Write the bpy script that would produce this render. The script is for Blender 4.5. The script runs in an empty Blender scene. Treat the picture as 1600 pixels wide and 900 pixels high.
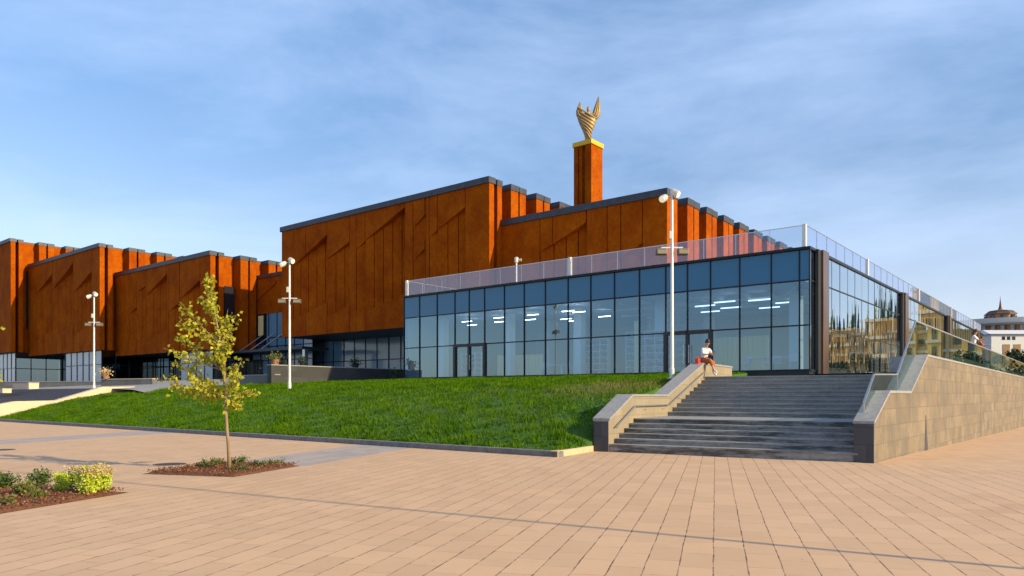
import bpy, bmesh, math, random
import numpy as np
from mathutils import Vector, Matrix
random.seed(7); rng = np.random.default_rng(7)
R = math.radians
sc = bpy.context.scene
col = sc.collection

# ------------------------------------------------------------------ camera
cam = bpy.data.objects.new('camera', bpy.data.cameras.new('camera'))
col.objects.link(cam); sc.camera = cam
EYE = 1.6; FPX = 1150.0; HOR = 618.0
cam.location = (0, 0, EYE); cam.rotation_euler = (R(90), 0, 0)
cam.data.sensor_width = 36; cam.data.lens = FPX/1600*36
cam.data.shift_y = (HOR-450)/1600
cam.data.clip_start = .1; cam.data.clip_end = 6000

# ------------------------------------------------------------------ light
SUN_TO = Vector((.87, -.493, 0)).normalized(); ELEV = R(24)
sd = Vector((SUN_TO.x*math.cos(ELEV), SUN_TO.y*math.cos(ELEV), math.sin(ELEV)))
sl = bpy.data.lights.new('sun', 'SUN'); sl.energy = 5.0; sl.angle = R(.55); sl.color = (1, .81, .47)
so = bpy.data.objects.new('sun', sl); col.objects.link(so)
so.rotation_euler = (-sd).to_track_quat('-Z', 'Y').to_euler(); so.location = (60, -40, 60)
w = bpy.data.worlds.new('World'); sc.world = w; w.use_nodes = True
nt = w.node_tree; nt.nodes.clear()
def N(nt, typ, **k):
    n = nt.nodes.new(typ)
    for a, b in k.items(): setattr(n, a, b)
    return n
sky = N(nt, 'ShaderNodeTexSky', sky_type='NISHITA', sun_disc=False, sun_elevation=ELEV,
        sun_rotation=math.atan2(SUN_TO.x, SUN_TO.y), altitude=0, air_density=1.0, dust_density=.6, ozone_density=2.2)
tc = N(nt, 'ShaderNodeTexCoord')
mp = N(nt, 'ShaderNodeMapping'); mp.inputs['Scale'].default_value = (1.1, 1.4, 3.6); mp.inputs['Rotation'].default_value = (R(8), R(-10), R(20))
n1 = N(nt, 'ShaderNodeTexNoise'); n1.inputs['Scale'].default_value = 1.7; n1.inputs['Detail'].default_value = 9; n1.inputs['Roughness'].default_value = .58; n1.inputs['Distortion'].default_value = .25
cr = N(nt, 'ShaderNodeValToRGB'); cr.color_ramp.elements[0].position = .38; cr.color_ramp.elements[1].position = .82
cr.color_ramp.elements[0].color = (0, 0, 0, 1); cr.color_ramp.elements[1].color = (.66, .66, .66, 1)
mx = N(nt, 'ShaderNodeMix', data_type='RGBA'); mx.inputs[7].default_value = (4.6, 5.7, 7.9, 1)
hs = N(nt, 'ShaderNodeHueSaturation'); hs.inputs['Saturation'].default_value = 1.0; hs.inputs['Value'].default_value = 1.16
bg = N(nt, 'ShaderNodeBackground'); bg.inputs['Strength'].default_value = .143
wo = N(nt, 'ShaderNodeOutputWorld')
L = nt.links
L.new(tc.outputs['Generated'], mp.inputs['Vector']); L.new(mp.outputs[0], n1.inputs['Vector'])
L.new(n1.outputs['Fac'], cr.inputs[0]); L.new(cr.outputs[0], mx.inputs[0])
sepz = N(nt, 'ShaderNodeSeparateXYZ'); L.new(tc.outputs['Generated'], sepz.inputs[0])
gr = N(nt, 'ShaderNodeValToRGB'); gr.color_ramp.elements[0].position = .12; gr.color_ramp.elements[1].position = .48
gr.color_ramp.elements[0].color = (.93, .79, .78, 1); gr.color_ramp.elements[1].color = (.80, .97, 1.06, 1); L.new(sepz.outputs[2], gr.inputs[0])
mt_ = N(nt, 'ShaderNodeMix', data_type='RGBA', blend_type='MULTIPLY'); mt_.inputs[0].default_value = 1; L.new(sky.outputs[0], mt_.inputs[6]); L.new(gr.outputs[0], mt_.inputs[7])
L.new(mt_.outputs[2], hs.inputs['Color']); L.new(hs.outputs[0], mx.inputs[6]); L.new(mx.outputs[2], bg.inputs['Color']); L.new(bg.outputs[0], wo.inputs[0])
sc.view_settings.view_transform = 'Standard'; sc.view_settings.look = 'None'
sc.view_settings.exposure = .35; sc.view_settings.gamma = 1

# ------------------------------------------------------------------ frames of reference
U = Vector((-.779, .627, 0)).normalized(); V = Vector((.627, .779, 0)).normalized(); Z = Vector((0, 0, 1))
CC = Vector((14.56, 36, 0))                       # front right corner of the glass pavilion
def P(s, t, z): return CC + U*s + V*t + Z*z
def S(x, t):                                      # survey: where a sight line cuts the plane t
    r = (x-800)/FPX; a = CC + V*t
    return (a.x - r*a.y)/(r*U.y - U.x)
def TT(x, s=0):
    r = (x-800)/FPX; a = CC + U*s
    return (r*a.y - a.x)/(V.x - r*V.y)
def ZZ(y, s, t):
    d = P(s, t, 0).y
    return EYE + (HOR-y)*d/FPX
def G(x, y, z=0.0):
    d = (EYE-z)*FPX/(y-HOR); return Vector(((x-800)/FPX*d, d, z))
def AT(x, d, z): return Vector(((x-800)/FPX*d, d, z))

# ------------------------------------------------------------------ materials
def newmat(name):
    m = bpy.data.materials.new(name); m.use_nodes = True
    return m, m.node_tree, m.node_tree.nodes['Principled BSDF']
def mat(name, c, rough=.7, metal=0, c2=None, scale=3, detail=6, bump=0, bscale=None, stretch=(1, 1, 1), lo=.35, hi=.65, spec=None, emit=None, es=0):
    m, t, b = newmat(name)
    b.inputs['Roughness'].default_value = rough; b.inputs['Metallic'].default_value = metal
    b.inputs['Base Color'].default_value = (*c, 1)
    if spec is not None: b.inputs['Specular IOR Level'].default_value = spec
    if emit: b.inputs['Emission Color'].default_value = (*emit, 1); b.inputs['Emission Strength'].default_value = es
    if c2 or bump:
        tc = N(t, 'ShaderNodeTexCoord'); mp = N(t, 'ShaderNodeMapping'); mp.inputs['Scale'].default_value = stretch
        t.links.new(tc.outputs['Object'], mp.inputs[0])
    if c2:
        n = N(t, 'ShaderNodeTexNoise'); n.inputs['Scale'].default_value = scale; n.inputs['Detail'].default_value = detail; n.inputs['Roughness'].default_value = .6
        r = N(t, 'ShaderNodeValToRGB'); r.color_ramp.elements[0].position = lo; r.color_ramp.elements[1].position = hi
        r.color_ramp.elements[0].color = (*c, 1); r.color_ramp.elements[1].color = (*c2, 1)
        t.links.new(mp.outputs[0], n.inputs['Vector']); t.links.new(n.outputs['Fac'], r.inputs[0]); t.links.new(r.outputs[0], b.inputs['Base Color'])
    if bump:
        n = N(t, 'ShaderNodeTexNoise'); n.inputs['Scale'].default_value = bscale or scale*3; n.inputs['Detail'].default_value = 5
        bp = N(t, 'ShaderNodeBump'); bp.inputs['Strength'].default_value = bump; bp.inputs['Distance'].default_value = .05
        t.links.new(mp.outputs[0], n.inputs['Vector']); t.links.new(n.outputs['Fac'], bp.inputs['Height']); t.links.new(bp.outputs[0], b.inputs['Normal'])
    return m
def m_math(t, op, a, b=None, c=None):
    n = N(t, 'ShaderNodeMath', operation=op)
    for i, v in enumerate((a, b, c)):
        if v is None: continue
        if isinstance(v, (int, float)): n.inputs[i].default_value = v
        else: t.links.new(v, n.inputs[i])
    return n.outputs[0]
def m_mix(t, f, a, b, mode='MIX'):
    n = N(t, 'ShaderNodeMix', data_type='RGBA', blend_type=mode)
    for i, v in ((0, f), (6, a), (7, b)):
        if isinstance(v, (int, float)): n.inputs[i].default_value = v
        elif isinstance(v, tuple): n.inputs[i].default_value = (*v, 1)
        else: t.links.new(v, n.inputs[i])
    return n.outputs[2]
def m_noise(t, vec, scale, detail=5, rough=.55, dist=0):
    n = N(t, 'ShaderNodeTexNoise'); n.inputs['Scale'].default_value = scale; n.inputs['Detail'].default_value = detail
    n.inputs['Roughness'].default_value = rough; n.inputs['Distortion'].default_value = dist
    t.links.new(vec, n.inputs['Vector']); return n.outputs['Fac']
def m_ramp(t, f, lo, hi, a=0., b=1.):
    n = N(t, 'ShaderNodeMapRange', clamp=True); t.links.new(f, n.inputs[0])
    for i, v in zip((1, 2, 3, 4), (lo, hi, a, b)): n.inputs[i].default_value = v
    return n.outputs[0]

def corten():
    m, t, b = newmat('weathered_steel')
    g = N(t, 'ShaderNodeNewGeometry').outputs['Position']
    mp = N(t, 'ShaderNodeMapping'); mp.inputs['Scale'].default_value = (1, 1, .8); t.links.new(g, mp.inputs[0])
    a = m_noise(t, mp.outputs[0], .55, 8, .6); c = m_noise(t, mp.outputs[0], 4.0, 6, .7)
    f = m_ramp(t, a, .3, .7); f2 = m_ramp(t, c, .35, .7)
    c1 = m_mix(t, f, (.28, .046, .0012), (.46, .108, .002))
    c2 = m_mix(t, m_math(t, 'MULTIPLY', f2, .55), c1, (.15, .022, .002))
    t.links.new(c2, b.inputs['Base Color']); b.inputs['Roughness'].default_value = .8; b.inputs['Specular IOR Level'].default_value = .04
    bp = N(t, 'ShaderNodeBump'); bp.inputs['Strength'].default_value = .25; bp.inputs['Distance'].default_value = .03
    t.links.new(a, bp.inputs['Height']); t.links.new(bp.outputs[0], b.inputs['Normal'])
    return m
def blockstone(name, ang, ca, cb, speck=(.34, .28, .20), bw=.9, bh=.45, mort=(.12, .11, .10), dark=.5, stain=(.10, .095, .085)):
    m, t, b = newmat(name)
    g = N(t, 'ShaderNodeNewGeometry').outputs['Position']
    vr = N(t, 'ShaderNodeVectorRotate', rotation_type='Z_AXIS'); vr.inputs['Angle'].default_value = -ang; t.links.new(g, vr.inputs[0])
    sp = N(t, 'ShaderNodeSeparateXYZ'); t.links.new(vr.outputs[0], sp.inputs[0])
    cb_ = N(t, 'ShaderNodeCombineXYZ'); t.links.new(sp.outputs[0], cb_.inputs[0]); t.links.new(sp.outputs[2], cb_.inputs[1])
    br = N(t, 'ShaderNodeTexBrick'); br.inputs['Scale'].default_value = 1; br.inputs['Brick Width'].default_value = bw; br.inputs['Row Height'].default_value = bh
    br.inputs['Mortar Size'].default_value = .008; br.inputs['Color1'].default_value = (*ca, 1); br.inputs['Color2'].default_value = (*cb, 1); br.inputs['Mortar'].default_value = (*mort, 1)
    br.inputs['Bias'].default_value = -.1
    t.links.new(cb_.outputs[0], br.inputs['Vector'])
    mp = N(t, 'ShaderNodeMapping'); mp.inputs['Scale'].default_value = (1, 1, .8); t.links.new(vr.outputs[0], mp.inputs[0])
    s1 = m_ramp(t, m_noise(t, mp.outputs[0], 1.3, 9, .68), .42, .72)
    mp2 = N(t, 'ShaderNodeMapping'); mp2.inputs['Scale'].default_value = (6, 6, .7); t.links.new(vr.outputs[0], mp2.inputs[0])
    s2 = m_ramp(t, m_noise(t, mp2.outputs[0], 1, 5, .6), .5, .75)
    c = m_mix(t, m_math(t, 'MULTIPLY', s1, dark), br.outputs['Color'], stain)
    c = m_mix(t, m_math(t, 'MULTIPLY', s2, dark*.6), c, stain)
    c = m_mix(t, m_math(t, 'MULTIPLY', m_noise(t, g, 30, 3), .25), c, speck)
    t.links.new(c, b.inputs['Base Color']); b.inputs['Roughness'].default_value = .8
    bp = N(t, 'ShaderNodeBump'); bp.inputs['Strength'].default_value = .5; bp.inputs['Distance'].default_value = .01
    t.links.new(m_math(t, 'SUBTRACT', m_noise(t, g, 25, 4), br.outputs['Fac']), bp.inputs['Height']); t.links.new(bp.outputs[0], b.inputs['Normal'])
    return m
PV = Vector((.2665, .964, 0)).normalized(); QV = Vector((.964, -.2665, 0)).normalized()
def paving():
    m, t, b = newmat('plaza_paving')
    g = N(t, 'ShaderNodeNewGeometry').outputs['Position']
    def dot(v):
        n = N(t, 'ShaderNodeVectorMath', operation='DOT_PRODUCT'); t.links.new(g, n.inputs[0]); n.inputs[1].default_value = v; return n.outputs['Value']
    p = dot(PV); q = dot(QV)
    q = m_math(t, 'ADD', q, .02)
    wob = m_math(t, 'MULTIPLY', m_math(t, 'SUBTRACT', m_noise(t, g, 1.6, 2), .5), .025)
    q2 = m_math(t, 'DIVIDE', m_math(t, 'ADD', q, wob), .31)
    row = m_math(t, 'FLOOR', q2); fq = m_math(t, 'SUBTRACT', q2, row)
    dq = m_math(t, 'MULTIPLY', m_math(t, 'MINIMUM', fq, m_math(t, 'SUBTRACT', 1.0, fq)), .31)
    off = m_math(t, 'MULTIPLY', row, .381)
    p2 = m_math(t, 'ADD', m_math(t, 'DIVIDE', p, .62), off)
    ic = m_math(t, 'FLOOR', p2); fp = m_math(t, 'SUBTRACT', p2, ic)
    dp = m_math(t, 'MULTIPLY', m_math(t, 'MINIMUM', fp, m_math(t, 'SUBTRACT', 1.0, fp)), .62)
    wn = N(t, 'ShaderNodeTexWhiteNoise', noise_dimensions='2D'); cx = N(t, 'ShaderNodeCombineXYZ'); t.links.new(row, cx.inputs[0]); t.links.new(ic, cx.inputs[1]); t.links.new(cx.outputs[0], wn.inputs['Vector'])
    rnd = wn.outputs['Value']
    jn = m_ramp(t, m_noise(t, g, 5, 4, .7), .3, .62)
    jw = m_math(t, 'MULTIPLY_ADD', jn, .0055, .0025)
    jl = m_math(t, 'LESS_THAN', dq, jw); jl = m_math(t, 'MULTIPLY', jl, m_math(t, 'MULTIPLY_ADD', jn, .6, .35))
    jc = m_math(t, 'MULTIPLY', m_math(t, 'LESS_THAN', dp, .004), m_math(t, 'MULTIPLY', jn, .75))
    # joints stop along the plain strip beside the long wall
    side = N(t, 'ShaderNodeVectorMath', operation='DOT_PRODUCT'); t.links.new(g, side.inputs[0]); side.inputs[1].default_value = V
    lim = float(Vector((8.23, 17.7, 0)).dot(V)) + .3
    keep = m_math(t, 'LESS_THAN', side.outputs['Value'], lim)
    j = m_math(t, 'MULTIPLY', m_math(t, 'MAXIMUM', jl, jc), keep)
    big = m_ramp(t, m_noise(t, g, .35, 5, .6), .3, .7)
    c = m_mix(t, rnd, (.50, .305, .175), (.60, .37, .215))
    c = m_mix(t, m_math(t, 'MULTIPLY', big, .45), c, (.62, .42, .26))
    sm = m_ramp(t, m_noise(t, g, 2.2, 8, .7), .5, .75)
    c = m_mix(t, m_math(t, 'MULTIPLY', sm, .35), c, (.42, .26, .15))
    fine = m_noise(t, g, 60, 3); c = m_mix(t, m_math(t, 'MULTIPLY', fine, .2), c, (.66, .48, .33))
    # two grey bands laid along the joints
    def band(a, bb, p0):
        return m_math(t, 'MULTIPLY', m_math(t, 'MULTIPLY', m_math(t, 'GREATER_THAN', q, a), m_math(t, 'LESS_THAN', q, bb)), m_math(t, 'GREATER_THAN', p, p0))
    bd = m_math(t, 'MAXIMUM', band(-11.15, -8.95, 14.9), band(-24.8, -22.5, 0))
    c = m_mix(t, m_math(t, 'MULTIPLY', bd, .9), c, m_mix(t, rnd, (.33, .285, .27), (.40, .345, .32)))
    st = m_ramp(t, m_noise(t, g, .9, 7, .75, .6), .60, .72)
    c = m_mix(t, m_math(t, 'MULTIPLY', st, .28), c, (.30, .20, .13))
    sp_ = m_ramp(t, m_noise(t, g, 14, 3, .5), .70, .74)
    c = m_mix(t, m_math(t, 'MULTIPLY', sp_, .35), c, (.22, .15, .10))
    c = m_mix(t, j, c, (.085, .055, .038))
    t.links.new(c, b.inputs['Base Color']); b.inputs['Roughness'].default_value = .75; b.inputs['Specular IOR Level'].default_value = .3
    h = m_math(t, 'SUBTRACT', m_math(t, 'ADD', m_math(t, 'MULTIPLY', fine, .15), m_math(t, 'MULTIPLY', rnd, .25)), j)
    bp = N(t, 'ShaderNodeBump'); bp.inputs['Strength'].default_value = .5; bp.inputs['Distance'].default_value = .006
    t.links.new(h, bp.inputs['Height']); t.links.new(bp.outputs[0], b.inputs['Normal'])
    return m
def glassmat(name, tint, base=.12, powr=3., refl=.85, gl=(.9, .95, 1), wave=0, wscale=.5, rough=0.0, wstr=(1, 1, 1)):
    m = bpy.data.materials.new(name); m.use_nodes = True; t = m.node_tree; t.nodes.clear()
    o = N(t, 'ShaderNodeOutputMaterial'); tr = N(t, 'ShaderNodeBsdfTransparent'); tr.inputs[0].default_value = (*tint, 1)
    g = N(t, 'ShaderNodeBsdfGlossy'); g.inputs['Color'].default_value = (*gl, 1); g.inputs['Roughness'].default_value = rough
    lw = N(t, 'ShaderNodeLayerWeight'); lw.inputs['Blend'].default_value = .5
    f = m_math(t, 'MULTIPLY_ADD', m_math(t, 'POWER', lw.outputs['Facing'], powr), refl, base)
    f = m_math(t, 'MINIMUM', f, .96)
    mix = N(t, 'ShaderNodeMixShader'); t.links.new(f, mix.inputs[0]); t.links.new(tr.outputs[0], mix.inputs[1]); t.links.new(g.outputs[0], mix.inputs[2]); t.links.new(mix.outputs[0], o.inputs[0])
    if wave:
        p = N(t, 'ShaderNodeNewGeometry').outputs['Position']
        vr = N(t, 'ShaderNodeVectorRotate', rotation_type='Z_AXIS'); vr.inputs['Angle'].default_value = -math.atan2(V.y, V.x); t.links.new(p, vr.inputs[0])
        mp = N(t, 'ShaderNodeMapping'); mp.inputs['Scale'].default_value = wstr; t.links.new(vr.outputs[0], mp.inputs[0])
        n = m_noise(t, mp.outputs[0], wscale, 2, .5)
        bp = N(t, 'ShaderNodeBump'); bp.inputs['Strength'].default_value = 1; bp.inputs['Distance'].default_value = wave
        t.links.new(n, bp.inputs['Height']); t.links.new(bp.outputs[0], g.inputs['Normal'])
    return m
def leafmat(name, ca, cb, trans=.35):
    m, t, b = newmat(name)
    g = N(t, 'ShaderNodeNewGeometry')
    r = g.outputs['Random Per Island']
    c = m_mix(t, r, ca, cb)
    t.links.new(c, b.inputs['Base Color']); b.inputs['Roughness'].default_value = .55; b.inputs['Specular IOR Level'].default_value = .3
    tl = N(t, 'ShaderNodeBsdfTranslucent'); t.links.new(c, tl.inputs[0])
    mx = N(t, 'ShaderNodeMixShader'); mx.inputs[0].default_value = trans
    o = t.nodes['Material Output']; t.links.new(b.outputs[0], mx.inputs[1]); t.links.new(tl.outputs[0], mx.inputs[2]); t.links.new(mx.outputs[0], o.inputs[0])
    return m
def grassbase():
    m, t, b = newmat('lawn_soil')
    g = N(t, 'ShaderNodeNewGeometry').outputs['Position']
    a = m_ramp(t, m_noise(t, g, .8, 6, .65), .35, .7); d = m_ramp(t, m_noise(t, g, .25, 4, .6), .55, .75)
    c = m_mix(t, a, (.024, .080, .004), (.06, .145, .006))
    c = m_mix(t, m_math(t, 'MULTIPLY', d, .4), c, (.12, .12, .03))
    t.links.new(c, b.inputs['Base Color']); b.inputs['Roughness'].default_value = .9
    return m
def bladesmat():
    m, t, b = newmat('grass_blades')
    gn = N(t, 'ShaderNodeNewGeometry'); g = gn.outputs['Position']; r = gn.outputs['Random Per Island']
    a = m_ramp(t, m_noise(t, g, 1.1, 6, .7), .38, .66)
    d = m_ramp(t, m_noise(t, g, .33, 4, .6), .60, .74)
    c = m_mix(t, a, (.030, .092, .003), (.125, .235, .004))
    c = m_mix(t, m_math(t, 'MULTIPLY', r, .35), c, (.12, .23, .008))
    # worn yellow patch by the stair wall
    vd = N(t, 'ShaderNodeVectorMath', operation='DISTANCE'); t.links.new(g, vd.inputs[0]); vd.inputs[1].default_value = (4.1, 28.0, 1.9)
    wp = m_ramp(t, m_math(t, 'ADD', vd.outputs['Value'], m_math(t, 'MULTIPLY', m_noise(t, g, 1.5, 4), 4.5)), 2.8, 5.6, 1, 0)
    c = m_mix(t, m_math(t, 'MAXIMUM', m_math(t, 'MULTIPLY', wp, .75), m_math(t, 'MULTIPLY', d, .2)), c, (.24, .20, .07))
    t.links.new(c, b.inputs['Base Color']); b.inputs['Roughness'].default_value = .7; b.inputs['Specular IOR Level'].default_value = .03
    tl = N(t, 'ShaderNodeBsdfTranslucent'); t.links.new(c, tl.inputs[0])
    mx = N(t, 'ShaderNodeMixShader'); mx.inputs[0].default_value = .3
    o = t.nodes['Material Output']; t.links.new(b.outputs[0], mx.inputs[1]); t.links.new(tl.outputs[0], mx.inputs[2]); t.links.new(mx.outputs[0], o.inputs[0])
    return m

angV = math.atan2(V.y, V.x); angU = math.atan2(U.y, U.x)
M = {}
M['corten'] = corten()
M['paving'] = paving()
M['roofedge'] = mat('dark_zinc', (.035, .040, .052), .5, .3, c2=(.055, .062, .078), scale=2)
M['mullion'] = mat('dark_frame', (.012, .016, .022), .4, .5)
M['black'] = mat('black_plinth', (.012, .012, .014), .5)
M['glass_front'] = glassmat('blue_tinted_glass', (.62, .83, 1.0), .20, 2.2, .55, (.52, .79, 1.0), wave=.0015, wscale=.6)
M['glass_low'] = glassmat('blue_grey_glass', (.34, .50, .62), .34, 2.2, .5, (.60, .80, 1.0), wave=.002, wscale=.6)
M['blue_panel'] = mat('blue_coated_glass', (.12, .25, .36), .12, 0, c2=(.15, .29, .41), scale=.4, spec=.5)
M['glass_dark'] = glassmat('dark_glass', (.14, .20, .26), .15, 3, .6, (.6, .8, 1.0))
M['glass_side'] = glassmat('mirror_glass', (.30, .36, .40), .22, 1.6, .80, (.86, .95, 1.0), wave=.016, wscale=.45, wstr=(1.6, 1, .35))
M['glass_rail'] = glassmat('clear_rail_glass', (.86, .90, .93), .09, 3, .6, (.95, .92, 1.0))
M['glass_rail_g'] = glassmat('green_rail_glass', (.70, .80, .76), .10, 3, .6, (.85, .95, .95))
M['spandrel'] = mat('blue_spandrel', (.010, .135, .27), .12, .0, spec=.6)
M['steel'] = mat('brushed_steel', (.50, .50, .50), .35, .9)
M['whitepaint'] = mat('white_paint', (.75, .74, .72), .45, c2=(.68, .67, .64), scale=6)
M['whitewall'] = mat('white_plaster', (.72, .71, .68), .8)
M['greywall'] = mat('grey_plaster', (.42, .43, .44), .8)
M['cream'] = mat('cream_board', (.82, .66, .30), .7)
M['ceiling'] = mat('ceiling_panels', (.50, .52, .54), .8)
M['floor'] = mat('interior_floor', (.30, .30, .30), .4)
M['bronze'] = mat('bronze_cladding', (.16, .09, .06), .28, .85, c2=(.27, .15, .10), scale=.8, stretch=(1, 1, .4))
M['tube_dim'] = mat('dim_tube', (.8, .9, 1), .5, emit=(.8, .9, 1), es=1.6)
M['tube'] = mat('lit_tube', (1, 1, 1), .5, emit=(1, 1, 1), es=8)
M['stone_v'] = blockstone('beige_stone_wall', angV, (.165, .122, .078), (.245, .183, .118), bw=.95, bh=.42, mort=(.11, .085, .06), dark=1.1, stain=(.075, .068, .058))
M['stone_u'] = blockstone('grey_stone_face', angU, (.11, .11, .11), (.16, .16, .16), speck=(.2, .2, .2), bw=.9, bh=.42, dark=.4, stain=(.07, .07, .07))
EV = Vector((-.86, .51, 0)).normalized(); WV = Vector((.51, .86, 0)).normalized()
M['stone_w'] = blockstone('stair_stone_wall', math.atan2(WV.y, WV.x), (.26, .205, .135), (.32, .25, .165), bw=1.1, bh=.5, mort=(.2, .16, .11), dark=.35)
M['stone_shaded'] = blockstone('shaded_pier_blocks', angU, (.05, .052, .058), (.08, .082, .088), speck=(.12, .12, .13), bw=.8, bh=.42, mort=(.03, .03, .03), dark=.5, stain=(.03, .03, .03))  # darker stone copy with the shade of the pier fronts in its colour
M['stone_shadow_v'] = blockstone('shadowed_wall_blocks', angV, (.03, .03, .03), (.05, .05, .05), speck=(.06, .06, .06), bw=.9, bh=.42, mort=(.03, .03, .03), dark=.5, stain=(.03, .03, .03))  # grey stone darkened to carry the pavilion's shadow in its colour
M['dim'] = mat('dim_interior', (.20, .26, .32), .8)
M['cap'] = mat('granite_coping', (.24, .23, .23), .55, c2=(.32, .305, .30), scale=8)
def stepmat():
    m, t, b = newmat('stained_granite_steps')
    g = N(t, 'ShaderNodeNewGeometry'); p = g.outputs['Position']
    vr = N(t, 'ShaderNodeVectorRotate', rotation_type='Z_AXIS'); vr.inputs['Angle'].default_value = -math.atan2(EV.y, EV.x); t.links.new(p, vr.inputs[0])
    mp = N(t, 'ShaderNodeMapping'); mp.inputs['Scale'].default_value = (.55, .9, 3.0); t.links.new(vr.outputs[0], mp.inputs[0])
    s = m_ramp(t, m_noise(t, mp.outputs[0], 1.7, 9, .72), .44, .60)
    s2 = m_ramp(t, m_noise(t, vr.outputs[0], 9, 6, .7), .35, .7)
    sp = N(t, 'ShaderNodeSeparateXYZ'); t.links.new(p, sp.inputs[0])
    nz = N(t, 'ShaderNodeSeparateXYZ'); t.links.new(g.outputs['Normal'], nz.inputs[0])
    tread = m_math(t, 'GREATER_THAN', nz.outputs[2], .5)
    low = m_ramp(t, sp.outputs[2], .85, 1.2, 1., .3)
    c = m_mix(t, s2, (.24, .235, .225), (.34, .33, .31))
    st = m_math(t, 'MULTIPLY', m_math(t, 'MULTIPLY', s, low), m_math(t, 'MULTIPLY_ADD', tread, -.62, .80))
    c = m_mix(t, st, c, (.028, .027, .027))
    # vertical joints between step slabs
    t.links.new(c, b.inputs['Base Color']); b.inputs['Roughness'].default_value = .75
    return m
M['step'] = stepmat()
M['kerb'] = mat('kerb_granite', (.11, .11, .115), .7, c2=(.19, .185, .18), scale=5)
M['kerb_pale'] = mat('kerb_sandstone', (.50, .36, .22), .75, c2=(.58, .43, .27), scale=5)
M['ramp_beige'] = mat('sandstone_cheek', (.58, .44, .30), .8, c2=(.64, .50, .35), scale=3)
M['forecourt'] = mat('grey_paving', (.24, .235, .24), .8, c2=(.30, .29, .29), scale=4)
M['lawnbase'] = grassbase(); M['blades'] = bladesmat()
M['asphalt'] = mat('distant_ground', (.10, .10, .09), .9, c2=(.16, .15, .12), scale=.05)
M['gold'] = mat('gilded_bronze', (.38, .27, .12), .5, .3, c2=(.30, .20, .08), scale=4)
M['goldband'] = mat('yellow_gilt_band', (.72, .42, .015), .5, .2)
M['pole'] = mat('galvanised_pole', (.70, .70, .69), .4, .15, c2=(.60, .60, .59), scale=3)
M['lamphead'] = mat('lamp_housing', (.62, .58, .50), .4, .3)
M['lens'] = mat('lamp_lens', (.85, .80, .68), .15, emit=(1, .85, .6), es=.35)
M['floodglass'] = mat('floodlight_glass', (.26, .22, .15), .25)
M['box'] = mat('floodlight_housing', (.14, .11, .07), .5, .3, c2=(.22, .17, .10), scale=9)
M['bark'] = mat('young_bark', (.20, .13, .075), .85, c2=(.30, .21, .12), scale=12, stretch=(1, 1, .2))
M['leaf'] = leafmat('maple_leaves', (.24, .27, .015), (.56, .50, .04))
M['sedum'] = leafmat('sedum_leaves', (.42, .54, .04), (.62, .66, .08), .3)
M['sedumtop'] = leafmat('sedum_heads', (.52, .36, .22), (.58, .46, .20), .2)
M['shrub'] = leafmat('shrub_leaves', (.035, .075, .012), (.11, .16, .03), .25)
M['shrub_y'] = leafmat('olive_leaves', (.10, .12, .025), (.22, .21, .05), .25)
M['darkleaf'] = leafmat('dark_tree_leaves', (.012, .030, .010), (.03, .06, .015), .2)
M['mulch'] = mat('bark_mulch', (.085, .030, .014), .95, c2=(.20, .075, .028), scale=22, bump=.8, bscale=30)
M['chips'] = leafmat('bark_chips', (.10, .032, .012), (.30, .12, .04), .0)
M['iron'] = mat('cast_iron', (.06, .05, .045), .7, .3)
M['skin'] = mat('skin', (.42, .24, .16), .55); M['hair'] = mat('dark_hair', (.02, .013, .01), .6); M['hair_r'] = mat('auburn_hair', (.10, .035, .015), .6)
M['shirt'] = mat('white_cloth', (.75, .74, .76), .8, c2=(.66, .65, .68), scale=12); M['orange'] = mat('rust_cloth', (.42, .12, .025), .85, c2=(.33, .09, .02), scale=12)
M['navy'] = mat('dark_cloth', (.015, .017, .025), .85); M['blue'] = mat('blue_cloth', (.06, .13, .30), .85); M['grey'] = mat('grey_cloth', (.30, .31, .34), .85)
M['red'] = mat('red_bag', (.55, .035, .015), .5); M['shoe'] = mat('white_shoe', (.7, .68, .66), .5); M['phone'] = mat('phone', (.01, .01, .012), .2)
M['terracotta'] = mat('terracotta', (.30, .14, .07), .8); M['potdark'] = mat('black_pot', (.02, .02, .022), .5)
M['palace'] = mat('ochre_stucco', (.72, .47, .15), .8, c2=(.58, .36, .10), scale=.6); M['palacew'] = mat('pale_mouldings', (.66, .58, .42), .8)
M['win'] = mat('dark_window', (.02, .022, .03), .15); M['greenroof'] = mat('green_dome', (.05, .10, .08), .5, .3)
M['drum'] = mat('brown_drum', (.30, .17, .07), .6, c2=(.20, .10, .05), scale=1); M['pale'] = mat('pale_stucco', (.60, .60, .62), .8)
M['browncap'] = mat('copper_roof', (.10, .055, .035), .5, .4)
M['book'] = mat('book_spines', (.30, .16, .10), .7, c2=(.10, .14, .20), scale=40, detail=1, lo=.48, hi=.52)

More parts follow.
